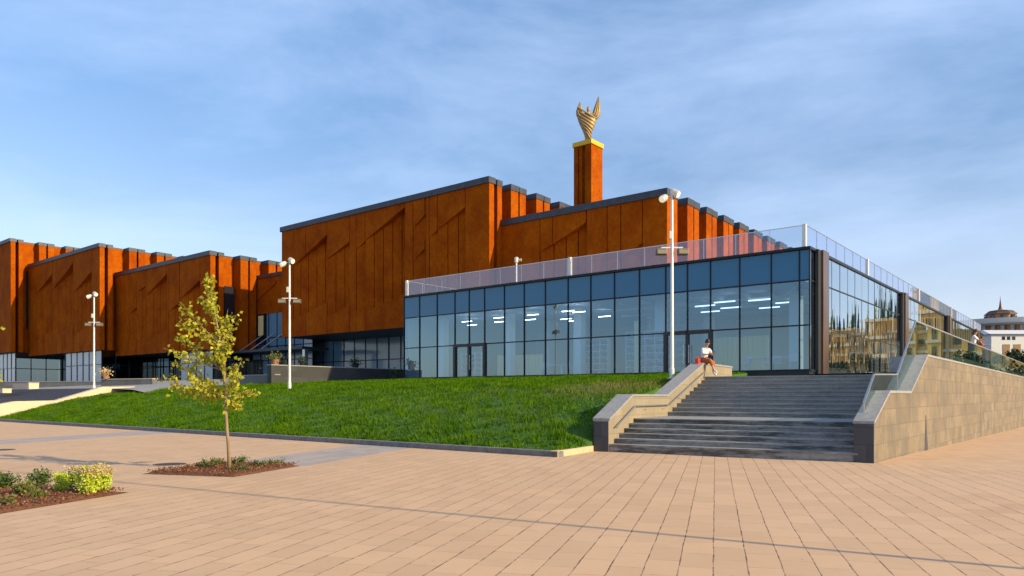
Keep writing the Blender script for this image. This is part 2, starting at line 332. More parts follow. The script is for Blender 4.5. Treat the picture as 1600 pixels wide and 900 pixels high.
# ------------------------------------------------------------------ building blocks
class MB:
    def __init__(s): s.v = []; s.f = []
    def add(s, vs, fs):
        b = len(s.v); s.v += [Vector(x) for x in vs]; s.f += [tuple(i+b for i in f) for f in fs]; return s
    def box(s, o, a, b, c):                       # corner o and three edge vectors
        o, a, b, c = map(Vector, (o, a, b, c))
        vs = [o, o+a, o+a+b, o+b, o+c, o+a+c, o+a+b+c, o+b+c]
        fs = [(0, 3, 2, 1), (4, 5, 6, 7), (0, 1, 5, 4), (1, 2, 6, 5), (2, 3, 7, 6), (3, 0, 4, 7)]
        if a.cross(b).dot(c) < 0: fs = [f[::-1] for f in fs]
        return s.add(vs, fs)
    def stz(s, s0, s1, t0, t1, z0, z1): return s.box(P(s0, t0, z0), U*(s1-s0), V*(t1-t0), Z*(z1-z0))
    def prism(s, poly, ext):
        poly = [Vector(p) for p in poly]; ext = Vector(ext); n = len(poly)
        nr = Vector((0, 0, 0))
        for i in range(n): nr += poly[i].cross(poly[(i+1) % n])
        fs = [tuple(range(n))[::-1], tuple(range(n, 2*n))] + [(i, (i+1) % n, n+(i+1) % n, n+i) for i in range(n)]
        if nr.dot(ext) < 0: fs = [f[::-1] for f in fs]
        return s.add(poly + [p+ext for p in poly], fs)
    def tube(s, pts, rad, n=8, cap=True):
        pts = [Vector(p) for p in pts]; rad = rad if isinstance(rad, (list, tuple)) else [rad]*len(pts)
        b = len(s.v); ref = None
        for i, p in enumerate(pts):
            d = (pts[min(i+1, len(pts)-1)] - pts[max(i-1, 0)]).normalized()
            if ref is None: ref = Vector((1, 0, 0)) if abs(d.x) < .8 else Vector((0, 1, 0))
            x = (ref - d*ref.dot(d)).normalized(); y = d.cross(x); ref = x
            for k in range(n):
                a = 2*math.pi*k/n; s.v.append(p + (x*math.cos(a) + y*math.sin(a))*rad[i])
        for i in range(len(pts)-1):
            for k in range(n): s.f.append((b+i*n+k, b+i*n+(k+1) % n, b+(i+1)*n+(k+1) % n, b+(i+1)*n+k))
        if cap: s.f.append(tuple(b+k for k in range(n))[::-1]); s.f.append(tuple(b+(len(pts)-1)*n+k for k in range(n)))
        return s
    def lathe(s, c, prof, n=24):
        c = Vector(c); b = len(s.v)
        for r, z in prof:
            for k in range(n):
                a = 2*math.pi*k/n; s.v.append(c + Vector((r*math.cos(a), r*math.sin(a), z)))
        for i in range(len(prof)-1):
            for k in range(n): s.f.append((b+i*n+k, b+i*n+(k+1) % n, b+(i+1)*n+(k+1) % n, b+(i+1)*n+k))
        s.f.append(tuple(b+k for k in range(n))[::-1]); s.f.append(tuple(b+(len(prof)-1)*n+k for k in range(n)))
        return s
    def ball(s, c, r, n=10, m=7):
        r = r if isinstance(r, (tuple, list, Vector)) else (r, r, r); c = Vector(c); b = len(s.v)
        for i in range(m+1):
            ph = math.pi*(i/m) ; rr = max(math.sin(ph), .02)
            for k in range(n):
                a = 2*math.pi*k/n; s.v.append(c + Vector((r[0]*rr*math.cos(a), r[1]*rr*math.sin(a), -r[2]*math.cos(ph))))
        for i in range(m):
            for k in range(n): s.f.append((b+i*n+k, b+i*n+(k+1) % n, b+(i+1)*n+(k+1) % n, b+(i+1)*n+k))
        s.f.append(tuple(b+k for k in range(n))[::-1]); s.f.append(tuple(b+m*n+k for k in range(n)))
        return s
    def build(s, name, material, parent=None, org=None, smooth=False, bevel=0, label=None):
        me = bpy.data.meshes.new(name); o_ = Vector(org) if org is not None else (ORG.get(parent.name, Vector((0, 0, 0))) if parent else Vector((0, 0, 0)))
        me.from_pydata([tuple(v-o_) for v in s.v], [], s.f); me.update()
        if smooth:
            for p in me.polygons: p.use_smooth = True
        me.materials.append(material if not isinstance(material, str) else M[material])
        o = bpy.data.objects.new(name, me); col.objects.link(o)
        if parent: o.parent = parent
        elif org is not None: o.location = o_
        ORG[o.name] = o_
        if bevel:
            bv = o.modifiers.new('bevel', 'BEVEL'); bv.width = bevel; bv.segments = 2; bv.limit_method = 'ANGLE'
        if label: o['label'] = label
        return o
ORG = {}
def tag(o, label=None, cat=None, group=None, kind=None):
    if label: o['label'] = label
    if cat: o['category'] = cat
    if group: o['group'] = group
    if kind: o['kind'] = kind
    return o
def thing(name, loc, label, cat, group=None):
    o = bpy.data.objects.new(name, None); o.empty_display_size = .3; col.objects.link(o); o.location = loc; ORG[o.name] = Vector(loc)
    return tag(o, label, cat, group)
def copy_tree(o, parent=None):
    c = o.copy(); col.objects.link(c)
    if parent: c.parent = parent
    for ch in [x for x in list(col.objects) if x.parent == o]: copy_tree(ch, c)
    return c
def npmesh(name, verts, faces, material, parent=None, org=(0, 0, 0)):
    me = bpy.data.meshes.new(name); verts = np.asarray(verts, dtype=np.float64) - np.array(org); faces = np.asarray(faces, dtype=np.int32)
    k = faces.shape[1]; me.vertices.add(len(verts)); me.vertices.foreach_set('co', verts.astype(np.float32).ravel())
    me.loops.add(faces.size); me.loops.foreach_set('vertex_index', faces.ravel()); me.polygons.add(len(faces))
    me.polygons.foreach_set('loop_start', np.arange(0, faces.size, k, dtype=np.int32)); me.polygons.foreach_set('loop_total', np.full(len(faces), k, dtype=np.int32))
    me.update(calc_edges=True); me.validate(); me.materials.append(M[material])
    o = bpy.data.objects.new(name, me); col.objects.link(o)
    if parent: o.parent = parent
    return o
def leaves(pts, size, up=.0):                    # two-quad folded leaves at the points
    n = len(pts); pts = np.asarray(pts)
    a = rng.normal(size=(n, 3)); a[:, 2] += up; a /= np.linalg.norm(a, axis=1)[:, None]
    b = rng.normal(size=(n, 3)); b -= (b*a).sum(1)[:, None]*a; b /= np.linalg.norm(b, axis=1)[:, None]
    c = np.cross(a, b); sz = size*rng.uniform(.6, 1.25, n)[:, None]
    v = np.stack([pts, pts+b*sz*.45+c*sz*.42+a*sz*.1, pts+b*sz*1.0, pts+b*sz*.45-c*sz*.42+a*sz*.1], 1).reshape(-1, 3)
    i = np.arange(n)[:, None]*4
    f = np.concatenate([i+np.array([[0, 1, 2]]), i+np.array([[0, 2, 3]])], 0)
    return v, f

# ------------------------------------------------------------------ ground
BW = Vector((8.23, 17.7, 0))
def gz(x, y):
    L = (Vector((x, y, 0)) - BW).dot(V)
    return -.0125*max(0, min(L, 60))
mb = MB(); b = 0
xs = [-60+4*i for i in range(41)]; ys = [-30+3*i for i in range(47)]
for y in ys:
    for x in xs: mb.v.append(Vector((x, y, gz(x, y))))
nx = len(xs)
for j in range(len(ys)-1):
    for i in range(nx-1): mb.f.append((j*nx+i, j*nx+i+1, (j+1)*nx+i+1, (j+1)*nx+i))
tag(mb.build('plaza', 'paving'), kind='structure')
mb = MB(); mb.add([(-3000, -3000, -.9), (3000, -3000, -.9), (3000, 3000, -.9), (-3000, 3000, -.9)], [(0, 1, 2, 3)])
tag(mb.build('ground', 'asphalt'), kind='structure')

# lawn: rises from the kerb (t=-21.3) to the pavilion
TK = -21.3
PROF = [(-21.3, .10), (-19.5, .62), (-17, 1.22), (-15, 1.62), (-12.8, 1.96), (-8, 2.36), (-4, 2.58), (-.6, 2.74)]
def lz(t):
    for (a, za), (b_, zb) in zip(PROF, PROF[1:]):
        if t <= b_: return za + (zb-za)*(max(t, a)-a)/(b_-a)
    return PROF[-1][1]
A0 = BW + EV*6.35
def lz2(s_, t): return min(lz(t), .13 + max(0, s_-stair_left_s(t))*.5 + max(0, t+19.3)*2.5)                                  # left foot of the stairs
def stair_left_s(t):
    return stair_left_s_(t) if t > -18.9 else -.15 + .40*(t+21.6)/2.5
def stair_left_s_(t):                               # s of the stairs' outer left wall line at this t
    a = A0 + EV*.48 - CC
    k = (t - a.dot(V))/WV.dot(V)
    return (a + WV*k).dot(U)
def lawn_back(s): return -.6 if s < 29.2 else (-4.0 if s < 32 else -4.0-(s-32)*.72)
mb = MB(); NS, NT_ = 80, 110
SL1 = 44.3
for i in range(NS+1):
    for j in range(NT_+1):
        f = i/NS; s_g = 2+(SL1-2)*f
        tb = lawn_back(s_g); t_ = TK + (tb-TK)*j/NT_
        s0 = stair_left_s(t_) ; s_ = s0 + (SL1-s0)*f
        mb.v.append(P(s_, t_, lz2(s_, t_)+.03*math.sin(s_*.9)*math.sin(t_*.7)*(1 if 0 < j < NT_ else 0)))
for i in range(NS):
    for j in range(NT_): a = i*(NT_+1)+j; mb.f.append((a, a+1, a+NT_+2, a+NT_+1))
n0 = len(mb.v)
for j in range(NT_+1): q_ = mb.v[j].copy(); q_.z = -.2; mb.v.append(q_)
for j in range(NT_): mb.f.append((n0+j, n0+j+1, j+1, j))
lawn = tag(mb.build('lawn_ground', 'lawnbase', smooth=True), kind='structure')
# blades
nb = 230000
ss = rng.uniform(-12, SL1, nb); tt_ = TK + .05 + (rng.uniform(0, 1, nb)**1.25)*(20.6)
tb = np.array([lawn_back(s) for s in ss]); sl_ = np.array([stair_left_s(t) for t in tt_]); ok = (tt_ < tb-.1) & (ss > sl_+.05)
ss, tt_ = ss[ok], tt_[ok]; nb = len(ss)
zz = np.interp(tt_, [p[0] for p in PROF], [p[1] for p in PROF]) + .03*np.sin(ss*.9)*np.sin(tt_*.7) - .01
zz = np.minimum(zz, .12+np.maximum(0, ss-sl_[ok])*.5+np.maximum(0, tt_+19.3)*2.5)
base = np.array(CC)[None, :] + np.outer(ss, np.array(U)) + np.outer(tt_, np.array(V)); base[:, 2] = zz
ang = rng.uniform(0, 2*np.pi, nb); h = rng.uniform(.05, .12, nb)*(1.15+.55*np.sin(ss*2.3+np.sin(tt_*1.9))*np.sin(tt_*3.1+ss*.9)+.35*np.sin(ss*7.1+tt_*2)*np.sin(tt_*8.3)); wd = rng.uniform(.012, .03, nb)
dx = np.stack([np.cos(ang), np.sin(ang), np.zeros(nb)], 1)*wd[:, None]; lean = rng.normal(0, .04, (nb, 3)); lean[:, 2] = h
v = np.stack([base-dx, base+dx, base+lean], 1).reshape(-1, 3); f = np.arange(nb*3).reshape(-1, 3)
tag(npmesh('grass', v, f, 'blades'), 'green lawn grass on the bank below the glass pavilion', 'grass', kind='stuff')
# kerb
mb = MB(); mb.stz(-.2, 60, TK-.28, TK, -.2, .15)
k = mb.build('kerb', 'kerb', bevel=.015); tag(k, 'long dark granite kerb edging the foot of the lawn', 'kerb')
mb = MB(); ka = P(-.203, TK-.28, -.2); kb = A0 + EV*.46 - WV*.06; kb.z = -.2; dv = kb-ka
mb.box(ka, dv, U*.26, Z*.36)
tag(mb.build('kerb', 'kerb_pale', bevel=.01), 'short sunlit pale kerb piece between dark kerb and stair wall', 'kerb')

# ------------------------------------------------------------------ stairs
ZT = 2.35
root = thing('staircase', A0, 'wide stained granite stairs with a landing, leading up to the terrace', 'stairs')
def inner_right(p, d):                             # from p along -EV to inner side of the right wall
    a = BW + (V.cross(Z)*0); nrm = Vector((V.y, -V.x, 0))
    k = (nrm.dot(BW - p) + .0)/nrm.dot(-EV)
    return p - EV*k
mb = MB()
levels = []; run = 0
zs = [.22, .36, .495, .63, .765, .90]
for i, z in enumerate(zs): levels.append((i*.38, z))
upper0 = 1.9+3.2
for i in range(1, 11): levels.append((upper0+(i-1)*.5, .90+i*(ZT-.90)/10))
nose = .035
for i, (d0, z) in enumerate(levels):
    d1 = levels[i+1][0]+.3 if i < len(levels)-1 else d0+1.2
    zp = levels[i-1][1]-.10 if i else -.5
    a = A0 + WV*d0; bq = inner_right(a, 0) - EV*.1; c = A0 + WV*d1; dq = inner_right(c, 0) - EV*.1
    mb.prism([a+Z*zp, bq+Z*zp, dq+Z*zp, c+Z*zp], Z*(z-.05-zp))
    a2 = a - WV*nose; b2 = bq - WV*nose            # tread slab with a small nosing
    mb.prism([a2+Z*(z-.048), b2+Z*(z-.048), dq+Z*(z-.048), c+Z*(z-.048)], Z*.048)
mb.build('steps', 'step', root)
def sloped_wall(name, root, base, d, width_vec, prof, zb, m_face, m_cap, capover=.03, capth=.07):
    """prof: list of (dist, z_top) along d"""
    poly = [base + d*a + Z*(z-capth) for a, z in prof]
    low = [base + d*prof[-1][0] + Z*zb, base + d*prof[0][0] + Z*zb]
    mb = MB(); mb.prism(poly + low, width_vec); mb.build(name, m_face, root)
    mc = MB(); n = width_vec.normalized()
    for (a, za), (b_, zb_) in zip(prof, prof[1:]):
        o = base - n*capover; wv = width_vec + n*2*capover
        mc.prism([o+d*a+Z*(za-capth+.001), o+d*b_+Z*(zb_-capth+.001), o+d*b_+Z*zb_, o+d*a+Z*za], wv)
    mc.build('coping', m_cap, root)
lprof = [(-.05, .95), (1.75, 1.64), (5.0, 1.64), (9.4, 2.90), (13.8, 2.90)]
sloped_wall('side_wall', root, A0, WV, EV*.46, lprof, -.1, 'stone_w', 'cap')
mb = MB(); mb.box(A0 - WV*.05 + EV*.003 - WV*.012 + Z*-.2, EV*.455, WV*.012, Z*(1.05)); mb.build('pier_shade_face', 'stone_shaded', root)  # thin dark facing paints the shade on the pier front
# handrail along the inner face of the left wall
mb = MB(); pr = [(.3, .80), (1.85, 1.40), (5.0, 1.40), (9.2, 2.62)]
mb.tube([A0 - EV*.07 + WV*a + Z*(z-.12) for a, z in pr], .022, 8)
for a, z in [(.5, .80), (1.7, 1.30), (2.8, 1.28), (4.5, 1.28), (6.2, 1.63), (7.8, 2.08), (9.0, 2.4)]:
    q = A0 + WV*a + Z*(z-.1); mb.tube([q - EV*.07 + Z*.03, q - EV*.07 - Z*.03, q + EV*.01 - Z*.03], .01, 6)
mb.build('handrail', 'steel', root)

# terrace deck
nV = Vector((V.y, -V.x, 0))
mb = MB()
def dz(L): return ZT-.002 + .027*min(24, max(0, L-7.2))
ts = [7.2, 9.5, 12, 14, 16, 18.5, 25, 40, 60, 75]
# deck runs between the long wall and the pavilion side
left_end = A0 + WV*(upper0+4.5)
mb.prism([left_end + WV*.3 + Z*(-.5), inner_right(left_end + WV*.3, 0) + Z*(-.5), BW + V*13.8 + Z*(-.5), P(-.25, -.6, -.5), P(9.5, -.6, -.5), A0 + WV*14 + Z*-.5], Z*(ZT-.004+.5))
n0 = len(mb.v)
for L_ in ts[2:]:
    a = BW + V*L_ ; sB = (a-CC).dot(U)
    mb.v += [a + Z*dz(L_), CC + V*((a-CC).dot(V)) + Z*dz(L_) - U*.02]
for L0, L1 in ((14.5, 60),):
    a = BW + V*L0 - nV*.02; mb.box(a + Z*2.0, V*(L1-L0), -nV*2.2, Z*1.2)
for i in range(len(ts)-3): mb.f.append((n0+2*i, n0+2*i+2, n0+2*i+3, n0+2*i+1))
tag(mb.build('terrace', 'cap'), kind='structure')

# long right wall
root = thing('retaining_wall', BW, 'long sunlit beige block wall right of the stairs with glass balustrade', 'wall')
wp = nV*.43
rprof = [(0, .98), (1.66, 1.72), (4.3, 1.72), (6.8, 2.86), (75, 2.86)]
wl = BW + Vector((0, 0, 0))
poly = [wl + V*a + Z*(z-.06) for a, z in rprof]
low = [wl + V*75 + Z*-2, wl + Z*-.3]
mb = MB(); mb.prism(poly+low, wp); mb.build('wall_body', 'stone_v', root)
mb = MB()
for (a, za), (b_, zb_) in zip(rprof, rprof[1:]):
    o = wl - nV*.03; mb.prism([o+V*a+Z*(za-.058), o+V*b_+Z*(zb_-.058), o+V*b_+Z*(zb_+.01), o+V*a+Z*(za+.01)], wp + nV*.05)
mb.build('coping', 'cap', root)
mb = MB(); mb.box(wl - V*.004 + Z*-.3 - nV*.01, nV*.45, -V*.02, Z*1.22); mb.build('pier_shade_face', 'stone_shaded', root)  # pier front coloured dark to stand for its shade
# glass balustrade
br = [(.45, 1.44, 1.18), (1.45, 2.14, 1.62), (4.15, 2.20, 1.72), (6.75, 3.92, 2.86), (75, 3.93, 2.86)]
gl = wl + nV*.10
mb = MB(); mp_ = MB(); 
for (a, za, ba), (b_, zb_, bb) in zip(br, br[1:]):
    n = max(1, int((b_-a)/1.5))
    for i in range(n):
        f0, f1 = i/n, (i+1)/n; g0 = a+(b_-a)*f0+.02; g1 = a+(b_-a)*f1-.02
        mb.prism([gl+V*g0+Z*(ba+(bb-ba)*f0), gl+V*g1+Z*(ba+(bb-ba)*f1), gl+V*g1+Z*(za+(zb_-za)*f1-.02), gl+V*g0+Z*(za+(zb_-za)*f0-.02)], nV*.016)
    if a > 1.6 and b_ < 6 or a < 1.6:
        pass
mb.build('glass_balustrade', 'glass_rail_g', root)
mb = MB()
for (a, za, ba), (b_, zb_, bb) in zip(br, br[1:]):
    mb.box(gl + V*a + Z*(za-.02) - nV*.015, V*(b_-a)+Z*(zb_-za), nV*.05, Z*.04)
mb.box(gl + V*.45 + Z*1.0 - nV*.005, V*.04, nV*.03, Z*.44); mb.box(gl + V*4.12 + Z*1.6, V*.04, nV*.03, Z*.58)
mb.build('handrail', 'steel', root)
# dark wedge painted on the wall as a post's cast shadow
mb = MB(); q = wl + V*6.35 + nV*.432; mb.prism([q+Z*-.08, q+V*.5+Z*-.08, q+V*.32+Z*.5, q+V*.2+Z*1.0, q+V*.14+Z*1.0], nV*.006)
mb.build('painted_post_shadow', mat('post_shadow_grey', (.05, .05, .055), .8), root)

# ------------------------------------------------------------------ glass pavilion
ZB, Z1, Z2, Z3 = 2.85, 5.06, 7.27, 8.8
SP = 28.9; TP = 66
pav = thing('glass_pavilion', P(0, 0, ZB), 'blue glazed low pavilion with roof terrace, right of the rust blocks', 'building')
mx_ = [655.5, 683, 710.7, 733, 757, 788, 819, 852, 887.5, 923, 960, 999, 1040, 1074, 1110, 1155.6, 1205, 1249]
ms = sorted([S(x, 0) for x in mx_] + [0.0, SP])
def panes(sa, sb, z0, z1, t=0.03): return [P(sa, t, z0), P(sb, t, z0), P(sb, t, z1), P(sa, t, z1)]
g = MB(); sp_ = MB()
for a, b_ in zip(ms, ms[1:]):
    for z0, z1 in ((ZB, Z1), (Z1, Z2)): g.add(panes(a, b_, z0, z1), [(0, 1, 2, 3)])
    sp_.box(P(a+.03, .02, Z2), U*(b_-a-.06), V*.05, Z*(Z3-Z2-.05))
glz = g.build('glazing', 'glass_front', pav); sp_.build('spandrel', 'spandrel', pav, bevel=.0)
mb = MB()
for s_ in ms: mb.stz(s_-.025 if s_ < SP else s_-.05, s_+.025 if s_ < SP else s_, -.035, .07, ZB, Z3-.03)
for z_ in (Z1, Z2): 
    mb.stz(.04, SP-.08, -.03, .06, z_-.032, z_+.032)
mb.stz(-.06, SP, -.12, .16, Z3-.03, Z3+.10); mb.stz(.0, SP, -.06, .14, ZB-.06, ZB+.05)
mb.build('mullions', 'mullion', pav)
mb = MB(); mb.stz(-.0, SP+.0, -.04, .5, .5, ZB-.062); mb.stz(0.02, SP, .6, TP, 1.0, ZB-.07); mb.build('plinth', 'black', pav)
# doors
for xa, xm, xb in ((710.7, 733, 757), (1040, 1074, 1110)):
    sa, sm_, sb = S(xa, 0), S(xm, 0), S(xb, 0)
    fr = MB()
    for s_, wd_ in ((sa, .09), (sm_, .07), (sb, .09)): fr.stz(s_-wd_, s_+wd_, -.10, .2, ZB+.05, Z1+.06)
    fr.stz(sb+.09, sa-.09, -.10, .2, Z1-.13, Z1+.07)
    d = fr.build('door', mat('door_frame', (.025, .02, .024), .4), pav)
    h = MB(); h.tube([P(sm_-.16, -.16, ZB+.5), P(sm_-.16, -.16, ZB+1.5)], .018, 6); h.tube([P(sm_+.16, -.16, ZB+.5), P(sm_+.16, -.16, ZB+1.5)], .018, 6)
    for q in (-.16, .16):
        for zz_ in (.6, 1.4): h.tube([P(sm_+q, -.16, ZB+zz_), P(sm_+q, .02, ZB+zz_)], .01, 6)
    h.build('handle', 'steel', d)
# side glazing (faces right)
g = MB(); tt = 0
tl = [.0, 1.1]; t_ = 2.3
tcol = [1.15, 20.8, 40.0, 59.5]
while t_ < TP: tl.append(t_); t_ += 1.55
for a, b_ in zip(tl, tl[1:]):
    for z0, z1 in ((ZB, Z1), (Z1, Z2), (Z2, Z3-.03)):
        tw = rng.normal(0, .0035)
        g.add([P(0.03, a+.012, z0), P(.03+tw, b_-.012, z0), P(.03+tw, b_-.012, z1), P(.03, a+.012, z1)], [(0, 1, 2, 3)])
g.build('glazing', 'glass_side', pav)
mb = MB()
for i, t0 in enumerate(tl[1:]): mb.stz(.02, .10, t0-.012, t0+.012, ZB, Z3-.04)
for z_ in (Z2,): mb.stz(0.005, .08, .1, TP, z_-.035, z_+.035)
for z_ in (Z1,): mb.stz(0.012, .08, .1, TP, z_-.015, z_+.015)
mb.stz(-.06, .1, .16, TP, Z3-.028, Z3+.10); mb.stz(-.04, .12, .12, TP, ZB-.10, ZB+.04)
mb.build('mullions', 'mullion', pav)
for t0 in tcol:
    mb = MB(); mb.stz(-.26, .0, t0+.25, t0+1.2, ZT-.4, Z3+.12); c = mb.build('pilaster', 'bronze', pav, bevel=.03)
    m2 = MB(); m2.stz(-.15, -.001, t0-.25, t0+.24, ZT-.4, Z3+.09); m2.build('recess_panel', 'black', c)
# left end wall and back
mb = MB(); mb.stz(SP-.06, SP-.001, .15, 12.6, ZB, Z3-.03); mb.build('end_wall', 'spandrel', pav)
mb = MB(); mb.stz(.12, SP-.07, .16, TP, Z3-.35, Z3+.06); mb.build('roof', 'greywall', pav)
# interior shell
mb = MB(); mb.stz(.3, SP-.1, .3, 16, Z2-.02, Z2+.1); mb.build('ceiling', 'ceiling', pav)
mb = MB(); mb.stz(.2, SP-.1, .2, TP, ZB-.07, ZB-.01); mb.build('floor', 'floor', pav)
mb = MB(); mb.stz(.9, SP-.1, 16, 16.3, ZB, Z3-.36); mb.stz(14, 14.3, 10.0, 16, ZB, Z2-.03); mb.stz(21.5, 21.8, 8, 16, ZB, Z2-.03); mb.build('inner_wall', 'whitewall', pav)
mb = MB(); mb.stz(SP-.12, SP-.09, .3, 16, ZB, Z2); mb.build('inner_wall', 'greywall', pav)
for s_, t0 in [(26.6, 1.5), (20.9, 2.2), (15.1, 2.2), (9.3, 2.2), (1.5, 2.4), (9.3, 9), (3.6, 9)]:
    mb = MB(); mb.stz(s_-.28, s_+.28, t0, t0+.56, ZB-.01, Z2-.02); mb.build('column', 'whitewall', pav)
# ceiling duct grid, shows dimly at the right half
mb = MB()
for i in range(9): mb.stz(1+i*1.45, 1.14+i*1.45, 1.0, 15, Z2-.30, Z2-.12)
for i in range(4): mb.stz(.6, 13.9, 2.5+i*3.2, 2.62+i*3.2, Z2-.45, Z2-.31)
mb.build('ceiling_grid', 'ceiling', pav)
# ceiling lights
LS = []
for x, y in ((663, 514), (729, 502), (737, 507.5), (779, 496), (780, 502.5), (832, 491.5), (828, 499), (887, 485.5), (904, 487), (884, 498), (897, 501), (944, 494)):
    d = (Z2-.47-EYE)*FPX/(HOR-y); q_ = AT(x, d, 0) - CC; LS.append((q_.dot(U), min(15, q_.dot(V))))
LS += [(6.8, 3.0), (5.2, 2.0), (3.4, 2.4), (6.0, 4.8), (2.6, 4.4), (4.2, 6.2), (7.8, 6.0)]
first = None
for i, (s_, t0) in enumerate(LS):
    on = i < 12
    if first is None:
        mb = MB(); mb.box(P(s_-.45, t0, Z2-.50), U*.9, V*.07, Z*.03); tube = mb.build('ceiling_lamp', 'tube', pav); first = (tube, s_, t0); continue
    if on:
        c = tube.copy(); c.location = P(s_, t0, 0) - P(first[1], first[2], 0); col.objects.link(c); c.parent = pav
    else:
        mb = MB(); mb.box(P(s_-.6, t0, Z2-.50), U*1.2, V*.12, Z*.06); mb.build('ceiling_lamp', 'tube_dim', pav)
# roof terrace railing
rl = MB(); rg = MB(); posts = MB()
RT = 9.98
edge = [(SP-.25, 6.3), (SP-.25, .12), (.22, .12), (.22, TP)]
rail = MB()
for (sa, ta), (sb, tb_) in zip(edge, edge[1:]):
    a, b_ = P(sa, ta, 0), P(sb, tb_, 0); d = (b_-a); n = max(1, round(d.length/1.75)); e = d/n; no = d.normalized().cross(Z)*.014
    for i in range(n):
        o = a + e*i + e.normalized()*.02; rg.box(o + Z*(Z3+.11), e - e.normalized()*.04, no, Z*(RT-Z3-.12))
    rail.box(a + Z*RT - no, d, no*3, Z*.035)
    for i in range(n+1): rail.box(a + e*i + Z*(Z3+.1) - e.normalized()*.012, e.normalized()*.024, no*1.8, Z*(RT-Z3-.1))
rlo = rail.build('railing', 'steel', pav)
rg.build('glass_panel', 'glass_rail', rlo)
for s_, t0 in [(SP-.25, .1), (S(891, .1), .1), (.28, .12), (.22, TT(1361)), (.22, TT(1440)), (.22, TT(1490)), (.22, 60)]:
    mb = MB(); mb.stz(s_-.09, s_+.09, t0-.11, t0+.07, Z3+.02, RT+.06); mb.build('post', 'whitepaint', rlo)
# small roof lamps on the terrace
def terrace_lamp(x, d, label):
    q = AT(x, d, Z3+.06); r_ = thing('spotlight', q, label, 'lamp')
    mb = MB(); mb.tube([q, q+Z*2.0], .05, 8); mb.build('pole', 'pole', r_)
    mb = MB(); mb.lathe(q+Z*2.0, [(.06, 0), (.13, .05), (.15, .35), (.10, .42)], 12); mb.tube([q+Z*2.2, q+Z*2.2+Vector((.34, -.1, .02))], [.06, .1], 8); mb.build('lamp_head', 'lamphead', r_)
terrace_lamp(807, 51.5, 'small spotlight on the roof terrace beside the rust block corner')
q = AT(1193, 66, Z3+.06); r_ = thing('globe_lamp', q, 'round pale globe lamp on the roof terrace before the far fins', 'lamp')
mb = MB(); mb.tube([q, q+Z*4.75], .05, 8); mb.build('pole', 'pole', r_); mb = MB(); mb.ball(q+Z*4.95, .28, 14, 9); mb.build('globe', 'lens', r_, smooth=True)

# furniture seen through the glass
def bookshelf(s_, t0, w_, h_, label):
    o = P(s_, t0, ZB-.005); r_ = thing('bookshelf', o, label, 'bookshelf', 'white bookshelves inside the pavilion')
    mb = MB(); n = int(w_/.55); m = int(h_/.38)
    for i in range(n+1): mb.box(o + U*(i*w_/n), U*.04, V*.35, Z*h_)
    for j in range(m+1): mb.box(o + U*.04 + V*.004 + Z*(j*(h_-.04)/m), U*(w_-.04), V*.34, Z*.04)
    mb.box(o+U*.01+V*.33, U*w_, V*.02, Z*(h_-.01))
    mb.build('shelf_frame', 'whitewall', r_)
    mb = MB()
    for i in range(n):
        for j in range(m):
            x = .07
            while x < w_/n-.12:
                bw = random.uniform(.04, .09)
                if random.random() < .7: mb.box(o + U*(i*w_/n+x) + V*.06 + Z*(j*(h_-.04)/m+.045), U*bw, V*.2, Z*random.uniform(.18, .28))
                x += bw+.01
    b_ = mb.build('books', 'book', r_); tag(b_, kind='stuff')
bookshelf(S(1039, 2.0), 2.0, 2.6, 2.6, 'tall white bookshelf inside, directly left of the right-hand doors')
bookshelf(S(950, 3.0), 3.0, 2.4, 2.4, 'white bookshelf inside the pavilion behind its middle panes')
bookshelf(S(1072, 4.2), 4.2, 1.6, 2.1, 'narrower white bookshelf seen through the right-hand glass doors')
bookshelf(S(752, 3.0), 3.0, 2.0, 1.9, 'low white bookshelf seen through the left-hand glass doors')
for x, t0, w_, h_, lb in ((848, 5, 2.6, 1.7, 'cream display partition inside, behind the panes right of the left doors'), (1200, 6, 3.4, 2.3, 'cream slatted partition inside near the right corner of the pavilion'), (997, 1.6, .3, 3.2, 'narrow cream upright board inside beside the white column'), (790, 4, .8, 1.7, 'small cream board inside near the left doors')):
    s_ = S(x, t0); o = P(s_, t0, ZB-.005); r_ = thing('partition', o, lb, 'partition', 'cream partitions inside the pavilion')
    mb = MB(); n = max(1, int(w_/.3))
    for i in range(n): mb.box(o+U*(i*w_/n), U*(w_/n-.03), V*.06, Z*h_)
    mb.build('panel', 'cream', r_); mb = MB(); mb.box(o-V*.02+Z*.0, U*w_, V*.1, Z*.06); mb.build('base_rail', 'whitewall', r_)
def table(s_, t0, lb):
    o = P(s_, t0, ZB-.005); r_ = thing('table', o, lb, 'table', 'tables inside the pavilion')
    mb = MB(); mb.box(o-U*.7-V*.4+Z*.71, U*1.4, V*.8, Z*.04); mb.build('tabletop', 'whitewall', r_)
    for a in (-.62, .57):
        for c in (-.35, .3): mb = MB(); mb.box(o+U*a+V*c, U*.05, V*.05, Z*.71); mb.build('leg', 'whitewall', r_)
table(S(1185, 1.8), 1.8, 'white table inside, second pane bay from the right corner'); table(S(1228, 1.6), 1.6, 'white table inside, in the bay nearest the right corner')
table(S(870, 2.2), 2.2, 'white table inside in front of the cream partition'); 
